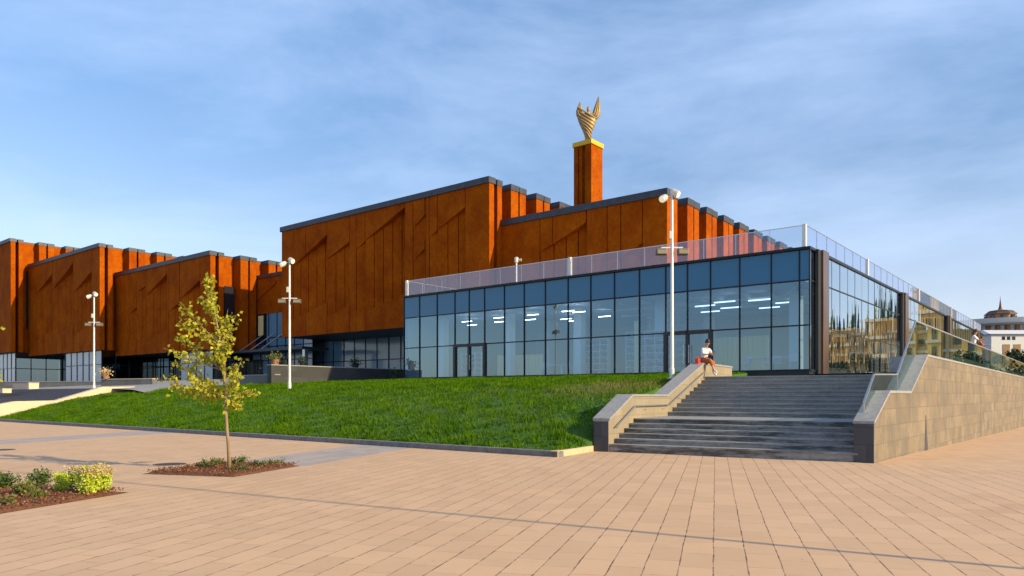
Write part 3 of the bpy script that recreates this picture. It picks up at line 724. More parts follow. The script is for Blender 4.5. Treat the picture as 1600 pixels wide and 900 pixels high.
def chair(s_, t0, rot, lb):
    o = P(s_, t0, ZB-.005); r_ = thing('chair', o, lb, 'chair', 'white chairs inside the pavilion'); a = (U*math.cos(rot)+V*math.sin(rot)); c = a.cross(Z)
    mb = MB(); mb.box(o-a*.22-c*.22+Z*.44, a*.44, c*.44, Z*.035); mb.build('seat', 'whitewall', r_, bevel=.01)
    mb = MB(); mb.box(o-a*.22-c*.22+Z*.50, a*.03, c*.44, Z*.40); mb.build('backrest', 'whitewall', r_, bevel=.01)
    for x in (-.2, .17):
        for y in (-.2, .17): mb = MB(); mb.box(o+a*x+c*y, a*.03, c*.03, Z*(.44 if x > 0 else .52)); mb.build('leg', 'steel', r_)
for i, (x, t0, r0, lb) in enumerate(((1165, 1.5, .3, 'white chair inside, left end of the table in the second bay'), (1198, 1.3, 2.8, 'white chair inside between the two tables at the right corner'), (1240, 1.2, 1.2, 'white chair inside, rightmost one by the pavilion corner'), (1216, 2.4, 4.0, 'white chair inside behind the table nearest the corner'), (850, 1.5, .5, 'white chair inside, left of the table before the cream partition'), (893, 1.5, 2.2, 'white chair inside, right of the table before the cream partition'))):
    chair(S(x, t0), t0, r0, lb)

# ------------------------------------------------------------------ rust museum
mus = thing('museum_building', P(60, 10, 3), 'large rust-red steel museum of stepped blocks with vertical side fins', 'building')
def block(nm_label, t0, s0, s1, zb, zt, depth, joints, teeth, ngroups, pitch=3.6, g1=3.6, pj=1.45, thick=1.36):
    """front face on plane t0 from s0 (right corner) to s1; teeth: (sa, za, sb, zb_, zlow) with sa>sb"""
    core = MB(); core.stz(s0+pj, s1-.1, t0+thick, t0+depth, zb+.02, zt-.05); blk = core.build('block', 'corten', mus, label=nm_label)
    cl = MB()
    bs = sorted(set([round(s0, 3), round(s1, 3)] + [round(j, 3) for j in joints] + [round(x, 3) for tth in teeth for x in (tth[0], tth[2])]))
    bs = [b_ for b_ in bs if s0-.01 <= b_ <= s1+.01]
    gp = .036
    for a, b_ in zip(bs, bs[1:]):
        if b_-a < .12: continue
        mid = (a+b_)/2; hit = [tth for tth in teeth if min(tth[0], tth[2])-.01 <= mid <= max(tth[0], tth[2])+.01]
        hit.sort(key=lambda q: -q[1])
        top_l = [(zt-.5, zt-.5)]
        cur = (zt-.362, zt-.362)
        for (sa, za, sb, zb_, zl) in hit:
            fz = lambda s_: za + (zb_-za)*(sa-s_)/(sa-sb)
            ua, ub = fz(a), fz(b_)
            cl.prism([P(a+gp, t0, cur[0]), P(b_-gp, t0, cur[1]), P(b_-gp, t0, ub), P(a+gp, t0, ua)], V*thick)
            la = zl + (fz(a)-min(za, zb_))*.55; lb = zl + (fz(b_)-min(za, zb_))*.55
            nf = max(1, int((b_-a)/.95)); 
            for i in range(nf):
                x0 = a+(b_-a)*i/nf; x1 = a+(b_-a)*(i+1)/nf; xm = (x0+x1)/2; dd = min(.86, .06 + .72*max(0, (sa-xm)/(sa-sb)) + random.choice((0, .05, .10)))
                w_ = .35*(x1-x0)
                u0, u1 = fz(x0), fz(x1); d0 = .03+.15*max(0, sa-x0); d1 = .03+.15*max(0, sa-x1)
                l0 = la+(lb-la)*i/nf-.3; l1 = la+(lb-la)*(i+1)/nf-.3
                cl.prism([P(x0+.05, t0+d0, u0+.02), P(x1-.05, t0+d1, u1+.02), P(x1-.05, t0+d1, l1), P(x0+.05, t0+d0, l0)], V*(thick-.04-d0) if d0 < 1.25 else V*.06)
            cur = (la, lb)
            # sloping foot of the recess
            cl.prism([P(a+gp, t0, la-.001), P(a+gp, t0+.34, la-.001), P(a+gp, t0+.34, la+.5)], U*0.0001) if False else None
        cl.prism([P(a+gp, t0, cur[0]), P(b_-gp, t0, cur[1]), P(b_-gp, t0, zb), P(a+gp, t0, zb)], V*(thick if a > s0+.1 else .58))
    cl.build('cladding', 'corten', blk)
    re = MB(); re.stz(s0-.04, s1+.12, t0-.14, t0+.72, zt-.36, zt+.12); re.stz(s0, s0+pj+.5, t0+.93, t0+1.62, zt-.36, zt+.10); re.stz(s0+pj, s1+.1, t0+.722, t0+depth+.1, zt-.06, zt+.10); re.build('roof_edge', 'roofedge', blk)
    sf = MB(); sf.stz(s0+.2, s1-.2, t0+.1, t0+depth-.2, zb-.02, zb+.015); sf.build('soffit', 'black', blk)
    # side fins in pairs
    for g_ in range(ngroups):
        tg = t0 + (g1+(g_-1)*pitch if g_ else 0)
        for (o_, d_, pr_) in (((0, .95, 0), (1.22, .80, .06)) if g_ else ((1.0, .55, .04), (1.12, .3, .5))):
            mb = MB(); mb.stz(s0+pr_, s0+pj+.002, tg+o_, tg+o_+d_, zb, zt-.362); pf = mb.build('fin', 'corten', blk)
            if g_:
                mb = MB(); mb.stz(s0+pr_-.06, s0+pj+.3, tg+o_-.06, tg+o_+d_+.06, zt-.36, zt+.09+.02*g_%.03); mb.build('fin_cap', 'roofedge', blk)
    return blk
def cvx(cx, sc_, ox): return ox+cx/sc_
# main block
tM = 6.5
sM0 = S(765, tM); sM1 = S(440, tM); zMt = 18.6; zMb = 7.5
def teeth_px(lst, scl, ox, oy, t, zlow):
    out = []
    for (x0, y0, x1, y1) in lst:
        sa = S(ox+x0/scl, t); sb = S(ox+x1/scl, t); out.append((sa, ZZ(oy+y0/scl, sa, t), sb, ZZ(oy+y1/scl, sb, t), zlow))
    return out
tM_teeth = teeth_px([(232, 415, 357, 300), (357, 390, 440, 325), (465, 352, 498, 325), (498, 320, 645, 198), (735, 308, 765, 285), (765, 280, 868, 198)], 2.367, 360, 240, tM, 9.2)
tM_teeth += [(S(360+675/2.367, tM), 15.9, S(360+722/2.367, tM), 16.9, 14.2), (S(360+675/2.367, tM), 13.1, S(360+718/2.367, tM), 14.0, 9.0)]
mj = [S(360+x/2.367, tM) for x in (195, 278, 357, 440, 498, 645, 722, 765, 868)]
bM = block('biggest rust block in the middle with deep slanting relief', tM, sM0, sM1, zMb, zMt, 30, mj, tM_teeth, 8, pitch=3.4, g1=2.66)
# block behind the pavilion
t2 = 8.0; s20 = S(1043, t2); s21 = sM0+1.3
tt2 = teeth_px([(235, 715, 438, 583), (590, 740, 685, 675)], 2.812, 760, 140, t2, 9.4)
b2 = block('rust block rising behind the roof terrace, right of the tower', t2, s20, s21, 8.86, 15.45, 34, [S(760+x/2.812, t2) for x in (235, 290, 440, 530, 685)], tt2, 9, pitch=3.15, g1=3.05)
# left blocks
def lt(lst, t, zl): return teeth_px(lst, 3.0, 0, 340, t, zl)
tA = 5.0; sA0 = S(329, tA); sA1 = S(188, tA)+1.5; zA = 17.4; zAb = 6.7
bA = block('rust block behind the young tree, first one left of the biggest block', tA, sA0, sA1, zAb, zA, 34, [S(x/3, tA) for x in (585, 637, 680, 735, 782, 840, 872, 937)],
           lt([(605, 455, 640, 420), (640, 350, 680, 320), (685, 365, 782, 262), (790, 440, 840, 400), (842, 382, 937, 292)], tA, 8.3), 8)
tB = 2.7; sB0 = S(156, tB); sB1 = S(50, tB)+1.5; zBt = 20.8; zBb = 7.4
bB = block('rust block behind the leftmost street lamp', tB, sB0, sB1, zBb, zBt, 36, [S(x/3, tB) for x in (205, 265, 290, 342, 430)],
           lt([(172, 355, 245, 262), (247, 335, 342, 212), (345, 350, 430, 250)], tB, 9.6), 7)
tC = .2; sC0 = S(17, tC); sC1 = sC0+20; zCt = 24.2; zCb = 7.9
bC = block('leftmost rust block cut by the edge of the picture', tC, sC0, sC1, zCb, zCt, 36, [sC0+3, sC0+6], [], 7)
# link wall between blocks A and M with window band
tL = 10.9
mb = MB(); mb.stz(sM1-2, sA0+1.2, tL, tL+14, 11.0, 15.1); lk = mb.build('link_wall', 'corten', mus, label='low rust link wall over the entrance')
mb = MB(); mb.stz(sM1-2, sA0+1.2, tL-.15, tL+14.1, 15.11, 15.5); mb.build('roof_edge', 'roofedge', lk)
mb = MB(); mb.prism([P(S(392, tL), tL-.1, 12.4), P(S(432, tL), tL-.1, 14.6), P(S(432, tL), tL-.1, 14.3), P(S(392, tL), tL-.1, 12.0)], V*.099); mb.build('relief', 'corten', lk)
# ground floor glazing
ZF = 3.2
def curtain(sa, sb, t, z0, z1, pitch, rows, gm, label=None):
    g = MB(); n = max(1, round((sb-sa)/pitch))
    for i in range(n):
        x0 = sa+(sb-sa)*i/n; x1 = sa+(sb-sa)*(i+1)/n
        for r0, r1 in zip([z0]+rows, rows+[z1]): 
            k = rng.normal(0, .01); g.add([P(x0, t+k, r0), P(x1, t-k, r0), P(x1, t-k, r1), P(x0, t+k, r1)], [(0, 1, 2, 3)])
    go = g.build('glazing', gm, mus, label=label); m = MB()
    for i in range(n+1): x0 = sa+(sb-sa)*i/n; m.stz(x0-.05, x0+.05, t-.06, t+.1, z0, z1)
    for r in rows: m.stz(sa+.05, sb-.05, t-.05, t+.09, r-.05, r+.05)
    m.build('mullions', 'mullion', go)
curtain(SP+.1, 57.5, 12.9, ZF-.4, zMb+.0, 1.75, [5.25], 'blue_panel')
curtain(55, sA0+1.35, 11.0, ZF, 11.0, 1.6, [5.6, 7.2, 8.2], 'blue_panel')
curtain(sA0+1.6, sA0+9, tA+1.2, ZF-.2, zAb, 1.7, [5.4], 'blue_panel'); curtain(sA0+9, sA1, tA+5.5, ZF-.2, zAb, 1.7, [5.4], 'glass_dark')
curtain(sB0+.9, sB0+12.5, tB+.6, ZF-.2, zBb, 1.8, [5.6], 'blue_panel'); curtain(sB0+12.5, sB1, tB+4.5, ZF-.2, zBb, 1.8, [5.6], 'glass_dark')
curtain(sC0+1, sC1, tC+.9, ZF-.2, zCb, 1.8, [5.6], 'blue_panel')
mb = MB()   # solid structure behind the ground-floor glass
mb.stz(SP+.1, 62, 17, 17.3, 1, 11.4); mb.stz(62, 140, 17, 17.3, 1, 8)
mb.build('inner_wall', 'dim', mus)
for s_, ta, tb_, zt_ in ((sA0+1.6, tA+1.2, 17, zAb), (sB0+.9, tB+.6, 17, zBb), (sC0+1, tC+.9, 17, zCb)):
    g = MB(); n = 8
    for i in range(n): x0 = ta+(tb_-ta)*i/n; x1 = ta+(tb_-ta)*(i+1)/n; g.add([P(s_, x0, ZF-.2), P(s_, x1, ZF-.2), P(s_, x1, zt_), P(s_, x0, zt_)], [(0, 1, 2, 3)])
    sg_ = g.build('glazing', 'glass_dark', mus); m = MB()
    for i in range(n+1): x0 = ta+(tb_-ta)*i/n; m.stz(s_-.05, s_+.05, x0-.05, x0+.05, ZF-.2, zt_)
    m.stz(s_-.04, s_+.04, ta+.06, tb_-.06, 5.5, 5.6); m.build('mullions', 'mullion', sg_)
# tall dark windows in the side recesses of the left blocks
for (s0, t0, zb, zt) in ((sA0, tA, 8.5, 14.0), (sB0, tB, 10.5, 17.0), (sC0, tC, 11.5, 20)):
    mb = MB(); mb.stz(s0+1.15, s0+1.24, t0+2.3, t0+3.5, zb, zt); mb.build('side_window', 'win', mus)
# dark window band and canopy at the entrance
xa, xb_ = S(416, 10.95), S(376, 10.95)
mb = MB(); mb.stz(xa, xb_, 10.86, 10.92, 7.4, 11.0); wn_ = mb.build('window', 'win', mus)
mb = MB()
for i in range(4): x0 = xa+(xb_-xa)*i/3; mb.stz(x0-.08, x0+.08, 10.78, 10.86, 7.4, 11.0)
mb.stz(xa, xb_, 10.74, 10.86, 8.2, 8.4); mb.build('frame', 'mullion', wn_)
mb = MB(); mb.stz(xa+.4, xa+1.4, 10.80, 10.85, 8.5, 10.8); mb.stz(xa+2.6, xa+4.0, 10.80, 10.85, 8.5, 10.8); mb.build('blind', 'cream', wn_)
mb = MB(); mb.stz(S(490, 9.0), S(374, 9.0), 7.6, 10.90, 6.35, 6.60); cp = mb.build('canopy', 'roofedge', mus, label='flat dark entrance canopy on slanting struts')
mb = MB()
for x in (385, 401, 417): s_ = S(x, 9.0); mb.tube([P(s_, 8.2, 6.6), P(s_-.6, 10.8, 8.6)], .07, 6)
mb.stz(S(489, 9.0), S(489, 9.0)+.4, 8.0, 8.4, ZF, 6.35); mb.build('strut', 'steel', cp)
for x0, x1 in ((405, 410), (393, 404), (438, 450)):
    mb = MB(); mb.stz(S(x1, 10.95), S(x0, 10.95), 10.80, 10.90, ZF, 5.6); dr = mb.build('door', 'win', mus); m2 = MB(); m2.stz(S(x1, 10.95)-.1, S(x0, 10.95)+.1, 10.78, 10.795, 5.6, 5.75); m2.build('frame', 'mullion', dr)
mb = MB(); q = P(sA0+9, 20, zA+.1); mb.tube([q, q+Z*2.0], .05, 6); mb.tube([q+Z*1.9-U*1.3, q+Z*1.9+U*1.1], .06, 6); mb.tube([q+Z*1.4-U*.7, q+Z*1.6+U*.9], .04, 6); mb.build('antenna', 'steel', mus)

# tower with gilded band, statue
tq = AT(919, 80, 0); sT = (tq-CC).dot(U); tT = (tq-CC).dot(V)
tw = thing('monument_tower', P(sT, tT, 8), 'slim rust-red tower with yellow gilt band, rising behind the museum roofs', 'tower')
h = 1.12; zTt = 28.45
mb = MB(); mb.stz(sT-h, sT+h-.5, tT-h+.35, tT+h, 8, zTt); mb.stz(sT-h, sT-h+.75, tT-h, tT-h+.34, 8, zTt); mb.stz(sT+h-.5+.002, sT+h, tT-h, tT+h, 8, zTt); mb.stz(sT+.1, sT+.5, tT-h+.1, tT-h+.348, 8, zTt); mb.build('shaft', 'corten', tw)
mb = MB(); mb.stz(sT-h-.12, sT+h+.12, tT-h-.12, tT+h+.12, zTt+.0, zTt+.52); mb.build('gilt_band', 'goldband', tw, bevel=.05)
st = thing('statue', P(sT, tT, zTt+.52), 'gilded ribbed winged figure with two raised horn-like wings on the tower', 'statue')
q0 = P(sT, tT, zTt+.52); X_ = Vector((1, 0, 0)); Y_ = Vector((0, 1, 0))
def spt(x, z, y=0): return q0 + X_*x + Z*z + Y_*y
# body: closed shell, silhouette from the base up to the wing roots
rows = [(0, -.30, .30, .30), (.35, -.32, .30, .30), (.9, -.42, .30, .33), (1.5, -.66, .52, .42), (2.1, -.95, .78, .48), (2.7, -1.16, .95, .45), (3.2, -1.24, 1.02, .36)]
mb = MB(); K = 16
for (z, xl, xr, th) in rows:
    for k in range(K): a = 2*math.pi*k/K; mb.v.append(spt((xl+xr)/2+(xr-xl)/2*math.cos(a), z, th*math.sin(a)))
for i in range(len(rows)-1):
    for k in range(K): mb.f.append((i*K+k, i*K+(k+1) % K, (i+1)*K+(k+1) % K, (i+1)*K+k))
mb.f.append(tuple(range(K))[::-1]); mb.f.append(tuple((len(rows)-1)*K+k for k in range(K)))
mb.build('body', 'gold', st, smooth=True)
for sgn, tip, hgt in ((-1, -.92, 4.55), (1, 1.12, 5.15)):
    mb = MB(); K = 10
    path = [(.15*sgn, 2.4, .48, .38), (.55*sgn, 2.8, .48, .36), (.86*sgn, 3.15, .44, .30), (.97*sgn, 3.15+(hgt-3.15)*.30, .36, .22), (.35*sgn+tip*.65, 3.15+(hgt-3.15)*.62, .24, .14), (tip, hgt, .02, .02)]
    for (x, z, rx, ry) in path:
        for k in range(K): a = 2*math.pi*k/K; mb.v.append(spt(x+rx*math.cos(a), z+.25*rx*math.cos(a)*-sgn, ry*math.sin(a)))
    for i in range(len(path)-1):
        for k in range(K): mb.f.append((i*K+k, i*K+(k+1) % K, (i+1)*K+(k+1) % K, (i+1)*K+k))
    mb.f.append(tuple(range(K))[::-1]); mb.f.append(tuple((len(path)-1)*K+k for k in range(K)))
    wg = mb.build('wing', 'gold', st, smooth=True)
    mb = MB()
    for o_ in (-.5, 0, .5): mb.tube([spt(x+rx*o_, z, -ry*math.sqrt(1-o_*o_)-.01) for (x, z, rx, ry) in path[1:]], [.06, .06, .05, .035, .01], 6)
    mb.build('feather_ridge', 'gold', wg, smooth=True)
mb = MB(); mb.ball(spt(.02, 3.72), (.19, .2, .24), 12, 8); mb.tube([spt(.02, 3.0), spt(.02, 3.6)], [.3, .13], 10); mb.lathe(spt(.02, 3.9), [(.14, 0), (.05, .14), (.01, .2)], 8); mb.build('head', 'gold', st, smooth=True)
mb = MB()
for i in range(7):      # flowing ribs wrapped over the front
    f_ = i/6; zb_ = .75+f_*2.3; xl = -np.interp(zb_, [0, .9, 1.5, 2.1, 2.7, 3.2], [.3, .42, .66, .95, 1.16, 1.24])
    pts = []
    for j in range(9):
        u = j/8; z = max(.1, zb_+.75 - u*1.35 + .5*(u-.5)**2); xr = np.interp(z, [0, .9, 1.5, 2.1, 2.7, 3.2, 3.8], [.3, .32, .52, .78, .95, 1.02, 1.0]); xl2 = -np.interp(z, [0, .9, 1.5, 2.1, 2.7, 3.2, 3.8], [.3, .42, .66, .95, 1.16, 1.24, 1.2])
        x = xl2+(xr-xl2)*u; pts.append(spt(x, z, -.46*math.sqrt(max(0.02, 1-((x-(xl2+xr)/2)/((xr-xl2)/2))**2))))
    mb.tube(pts, [.04+.06*math.sin(math.pi*min(1, max(0, j/8))) for j in range(9)], 6)
mb.build('rib', 'gold', st, smooth=True)
mb = MB(); mb.stz(sT-.5, sT+.5, tT-.5, tT+.5, zTt+.52, zTt+.82); mb.build('base', 'gold', st)

# ------------------------------------------------------------------ forecourt and its walls
mb = MB(); NSs = 30
def fz_(t): return np.interp(t, [-14, -4, 0, 20], [2.12, 2.9, 3.15, 3.2])
tg = [-14, -10, -7, -4, 0, 6, 13, 18]
for i in range(NSs+1):
    s_ = SP+.02+(150-SP)*i/NSs
    for t0 in tg: mb.v.append(P(s_, t0, fz_(t0)-(.55 if s_ < 38 and t0 < 1 else .12 if s_ < 44 and t0 < -2 else 0)))
for i in range(NSs):
    for j in range(len(tg)-1): a = i*len(tg)+j; mb.f.append((a, a+1, a+len(tg)+1, a+len(tg)))
tag(mb.build('forecourt', 'forecourt'), kind='structure')
# left ramp cheek wall and its stairs
cw = thing('stair_cheek_wall', P(44.6, -22, 0), 'sunlit pale stepped wall at the left end of the lawn', 'wall')
pf = [(-23.5, .50), (-20.0, 1.22), (-17.6, 1.26), (-14.6, 2.22), (-12.4, 2.26)]
mb = MB(); mb.prism([P(44.3, t0, z_) for t0, z_ in pf] + [P(44.3, -12.4, -.2), P(44.3, -23.5, -.2)], U*.7); mb.build('wall_body', 'ramp_beige', cw)
lsr = thing('staircase', P(45.2, -22, 0), 'dark granite stairs partly cut off at the left edge of the picture', 'stairs')
mb = MB()
for i in range(15): mb.stz(45.01, 75, -22.2+i*.55, -13.9, -.2 if i == 0 else i*.142, (i+1)*.142)
mb.build('steps', mat('purple_granite', (.13, .105, .11), .7, c2=(.18, .15, .15), scale=4), lsr)
def stonewall(lb, a, b_, th, z0, z1, m='stone_u', m2='cap', nm='stone_wall'):
    a = Vector(a); b_ = Vector(b_); d = b_-a; n = d.normalized().cross(Z)
    r_ = thing(nm, Vector((a.x, a.y, z0)), lb, 'wall'); mb = MB(); mb.box(Vector((a.x, a.y, z0)), d, -n*th, Z*(z1-z0-.06)); mb.build('wall_body', m, r_)
    mb = MB(); mb.box(Vector((a.x, a.y, z1-.058))+n*.03-d.normalized()*.03, d+d.normalized()*.06, -n*(th+.06), Z*.06); mb.build('coping', m2, r_)
q1 = AT(424, 52, 0); q2 = q1 + V*13.2
stonewall('long grey stone wall darkened by painted shade below the biggest block, right of the entrance', q1, q2, .5, 2.0, 3.80, 'stone_shadow_v')
stonewall('lower grey stone wall left of the second lamp, before the entrance', q1 + U*5.2 + V*.3, q1 + V*.3 + U*.01, .4, 2.0, 3.12)
q = AT(160, 62, 0); stonewall('grey stone wall topped with pale coping, right of the leftmost lamp', AT(158, 62, 0), AT(238, 60, 0), .5, 1.8, 3.0, 'stone_u', 'ramp_beige')
stonewall('long grey stone wall under the leftmost blocks', AT(-60, 72, 0), AT(168, 68, 0), .5, 1.8, 2.95)
stonewall('small sunlit sandstone block standing by the leftmost blocks', AT(20, 66, 0), AT(45, 64, 0), .8, 1.9, 2.75, 'ramp_beige', 'cap')
stonewall('pale sandstone stub of wall at the left picture edge', AT(-12, 60, 0), AT(4, 58, 0), .6, 1.8, 2.15, 'ramp_beige', 'ramp_beige')

# pots
def pot(q, hgt, rad, lb, pm, leafm, n, spread):
    r_ = thing('potted_plant', q, lb, 'plant', 'potted plants on the terrace walls')
    mb = MB(); mb.lathe(q, [(rad*.7, 0), (rad, hgt*.5), (rad*1.08, hgt*.55)], 14); mb.build('pot', pm, r_)
    pts = np.array(q)[None, :]+np.array([0, 0, hgt*.75])+rng.normal(size=(n, 3))*np.array([spread, spread, hgt*.22])
    v, f = leaves(pts, .16); npmesh('foliage', v, f, leafm, r_, q)
pot(AT(555, 61.5, 3.80), .8, .33, 'dark potted plant on the end of the long dark stone wall', 'potdark', 'darkleaf', 120, .2)
pot(AT(618, 53.5, 2.72), .7, .28, 'dark potted plant at the left foot of the pavilion', 'potdark', 'darkleaf', 120, .2)
pot(AT(165, 61.6, 3.0), .8, .27, 'terracotta pot of reddish plants on wall right of leftmost lamp', 'terracotta', 'sedumtop', 140, .25)
pot(AT(430, 52.9, 3.80), .75, .3, 'terracotta potted plant on the left end of the dark wall', 'terracotta', 'shrub_y', 120, .25)
pot(AT(473, 57, 3.80), .7, .25, 'small dark bush in a pot on the wall, right of second lamp', 'potdark', 'darkleaf', 120, .16)

# ------------------------------------------------------------------ street lamps
def make_lamp(q, label):
    H = 7.35; r_ = thing('street_lamp', q, label, 'street lamp', 'tall pale lamp posts with double spots and floodlights')
    mb = MB(); mb.lathe(q, [(.15, 0), (.15, .03), (.10, .05), (.095, .4), (.075, .42), (.05, H-.4), (.045, H-.1)], 14); mb.build('pole', 'pole', r_, smooth=False)
    a = Vector((1, 0, 0)); c = q + Z*5.1
    mb = MB(); mb.box(c-a*.42-Y_*.03, a*.84, Y_*.06, Z*.05); mb.tube([q+Z*(H-.22), q+Z*(H-.22)-a*.24], .025, 6); mb.build('crossarm', 'pole', r_)
    for sg in (-1, 1):
        f_ = c + a*sg*.42; mb = MB(); mb.box(f_-a*.20-Y_*.16-Z*.26, a*.40, Y_*.3, Z*.24); fl = mb.build('floodlight', 'box', r_, bevel=.02)
        mb = MB(); mb.box(f_-a*.17-Y_*.17-Z*.23, a*.34, Y_*.012, Z*.14); mb.build('lens', 'floodglass', fl)
    for ang, off, zz_ in ((R(-35), Vector((.10, -.05, 0)), H-.10), (R(20), Vector((-.32, -.05, 0)), H-.30)):
        b_ = q + off + Z*zz_; d = Vector((-math.sin(ang), -.35, -.45 if ang < 0 else -.25)).normalized()
        mb = MB(); mb.tube([b_-d*.20, b_-d*.12, b_+d*.10, b_+d*.16], [.06, .125, .155, .15], 14); hd = mb.build('spotlight_head', 'lamphead', r_, smooth=False)
        mb = MB(); mb.tube([b_+d*.162, b_+d*.185], [.13, .12], 14); mb.build('lens', 'lens', hd)
    mb = MB(); mb.box(q+Z*5.45-a*.05-Y_*.16+a*-.08, a*.1, Y_*.1, Z*.3); mb.build('control_box', 'lamphead', r_)
    return r_
l2 = make_lamp(AT(1050, 28.8, 2.26), 'tall street lamp nearest the stairs, in front of the glass pavilion')
for x, d, z_, sc_, lb in ((452.5, 41.3, 1.93, 1, 'tall street lamp on the lawn before the biggest rust block'), (147, 55, 1.95, 1.0, 'leftmost street lamp, before the far rust blocks')):
    c = copy_tree(l2); c.location = AT(x, d, z_); c['label'] = lb
# unseen pole added right of the view to throw the long thin plaza shadow
sh = G(800, 812) + SUN_TO*10.5; sh.z = 0; fp = thing('shadow_pole', sh, 'tall slim white pole out of view, added to cast a thin plaza shadow', 'shadow_pole')
mb = MB(); mb.tube([sh, sh+Z*8, sh+Z*17], [.045, .038, .028], 12); mb.build('pole', 'whitepaint', fp); mb = MB(); mb.lathe(sh, [(.22, 0), (.22, .04), (.09, .08), (.08, .3)], 16); mb.build('base', 'steel', fp); mb = MB(); mb.ball(sh+Z*17.05, .08); mb.build('shadow_pole_tip', 'goldband', fp)

# ------------------------------------------------------------------ beds, manholes, tree
def pq(p, q, z=0): return PV*p + QV*q + Z*z
def bed(lb, p0, p1, q0, q1):
    r_ = thing('planting_bed', pq((p0+p1)/2, (q0+q1)/2), lb, 'flower bed')
    mb = MB(); n = 16; org = ORG[r_.name]
    for i in range(n+1):
        for j in range(n+1):
            p = p0+(p1-p0)*i/n; q = q0+(q1-q0)*j/n; e = min(i, n-i, j, n-j)
            mb.v.append(pq(p, q, .006+(.0 if e == 0 else .035+.03*random.random())))
    for i in range(n):
        for j in range(n): a = i*(n+1)+j; mb.f.append((a, a+1, a+n+2, a+n+1)[::-1])
    mb.build('mulch', 'mulch', r_)
    k = int(1500*(p1-p0)*(q1-q0)/2.5); pts = np.array([pq(random.uniform(p0, p1), random.uniform(q0, q1), .05+.04*random.random()) for _ in range(k)])
    v, f = leaves(pts, .036, up=1.5); o = npmesh('bark_chips', v, f, 'chips', r_, org); tag(o, kind='stuff')
    return r_
bed('square mulch bed around the young tree', 12.45, 14.85, -11.25, -9.1)
bed('mulch bed with yellow sedum at the lower left edge', 6.3, 10.0, -11.45, -9.32)
def tuft(q, hgt, rad, n, leafm, lb, grp, sz=.05, top=None, nm='shrub', cat='plant', stems=10):
    r_ = thing(nm, q, lb, cat, grp)
    mb = MB(); tips = []
    for i in range(stems):
        a = random.uniform(0, 6.28); rr = rad*math.sqrt(random.random()); tp = q + Vector((math.cos(a)*rr, math.sin(a)*rr, hgt*random.uniform(.75, 1.05))); b_ = q + Vector((math.cos(a)*rr*.5, math.sin(a)*rr*.5, .0))
        mb.tube([b_, b_.lerp(tp, .5)+Vector((0, 0, .02)), tp], [.006, .005, .003], 4); tips.append((b_, tp))
    mb.build('stems', leafm, r_)
    pts = []
    for _ in range(n):
        b_, tp = random.choice(tips); f_ = random.uniform(.1, 1)**.7; p = b_.lerp(tp, f_) + Vector(rng.normal(0, .035, 3)); p.z = max(p.z, q.z+.02); pts.append(tuple(p))
    v, f = leaves(np.array(pts), sz); npmesh('foliage', v, f, leafm, r_, q)
    if top:
        pts = []
        for b_, tp in tips:
            for _ in range(90): pts.append(tuple(tp + Vector((rng.normal(0, .05), rng.normal(0, .05), rng.normal(0, .015)))))
        v, f = leaves(np.array(pts), .028, up=1); npmesh('flower_heads', v, f, top, r_, q)
    return r_
gs = 'clumps of yellow-green sedum'; gb = 'low shrubs in the lower left bed'; gt = 'low plants under the young tree'
def GB(x, y): return G(x, y, .0)
for x, y, hgt, rad, n, lb in ((136, 776, .46, .17, 1500, 'left one of the two tall yellow-green sedum clumps'), (160, 771, .44, .16, 1400, 'right one of the two tall yellow-green sedum clumps'), (94, 772, .33, .11, 600, 'smaller yellow-green sedum clump left of the tall pair')):
    tuft(GB(x, y), hgt, rad, n, 'sedum', lb, gs, .04, 'sedumtop' if hgt > .4 else None, stems=16)
for i, (x, y, hgt, rad, n, lm, lb) in enumerate(((12, 765, .26, .2, 500, 'shrub', 'dark green shrub at the left picture edge, behind in the bed'), (62, 762, .28, .2, 500, 'shrub', 'dark shrub behind the small sedum clump, in mid bed'), (113, 762, .25, .13, 400, 'shrub', 'dark shrub between small sedum and the tall pair'), (38, 778, .24, .16, 450, 'shrub_y', 'olive green shrub in the middle front of the bed'), (57, 783, .16, .12, 260, 'shrub_y', 'low yellowing shrub just right of the olive one'), (12, 793, .13, .10, 160, 'shrub_y', 'tiny yellowish plant at the bed front near the picture edge'))):
    tuft(GB(x, y), hgt, rad, n, lm, lb, gb, .045, stems=9)
for i, (x, y, hgt, rad, lm, lb) in enumerate(((325, 733, .16, .24, 'shrub', 'low green plant at the left corner of the tree bed'), (372, 728, .18, .26, 'shrub', 'low green plant just right of the young trunk'), (345, 727, .14, .25, 'shrub_y', 'olive low plant behind the young trunk'), (372, 739, .12, .18, 'shrub', 'low plant at the front of the tree bed'), (428, 729, .14, .22, 'shrub_y', 'olive low plant near the right corner of the tree bed'), (400, 731, .12, .22, 'shrub', 'low green plant between trunk and right corner of tree bed'))):
    tuft(GB(x, y), hgt, rad, 380, lm, lb, gt, .04, stems=10)
for x, y, lb in ((265, 725.5, 'round iron manhole cover left of the tree bed'), (2, 703, 'round iron manhole cover at the left picture edge')):
    q = G(x, y); mb = MB(); mb.lathe(q+Z*.0, [(.36, -.02), (.36, .006), (.30, .008), (.30, .004)], 28); tag(mb.build('manhole_cover', 'iron', org=q), lb, 'manhole cover')

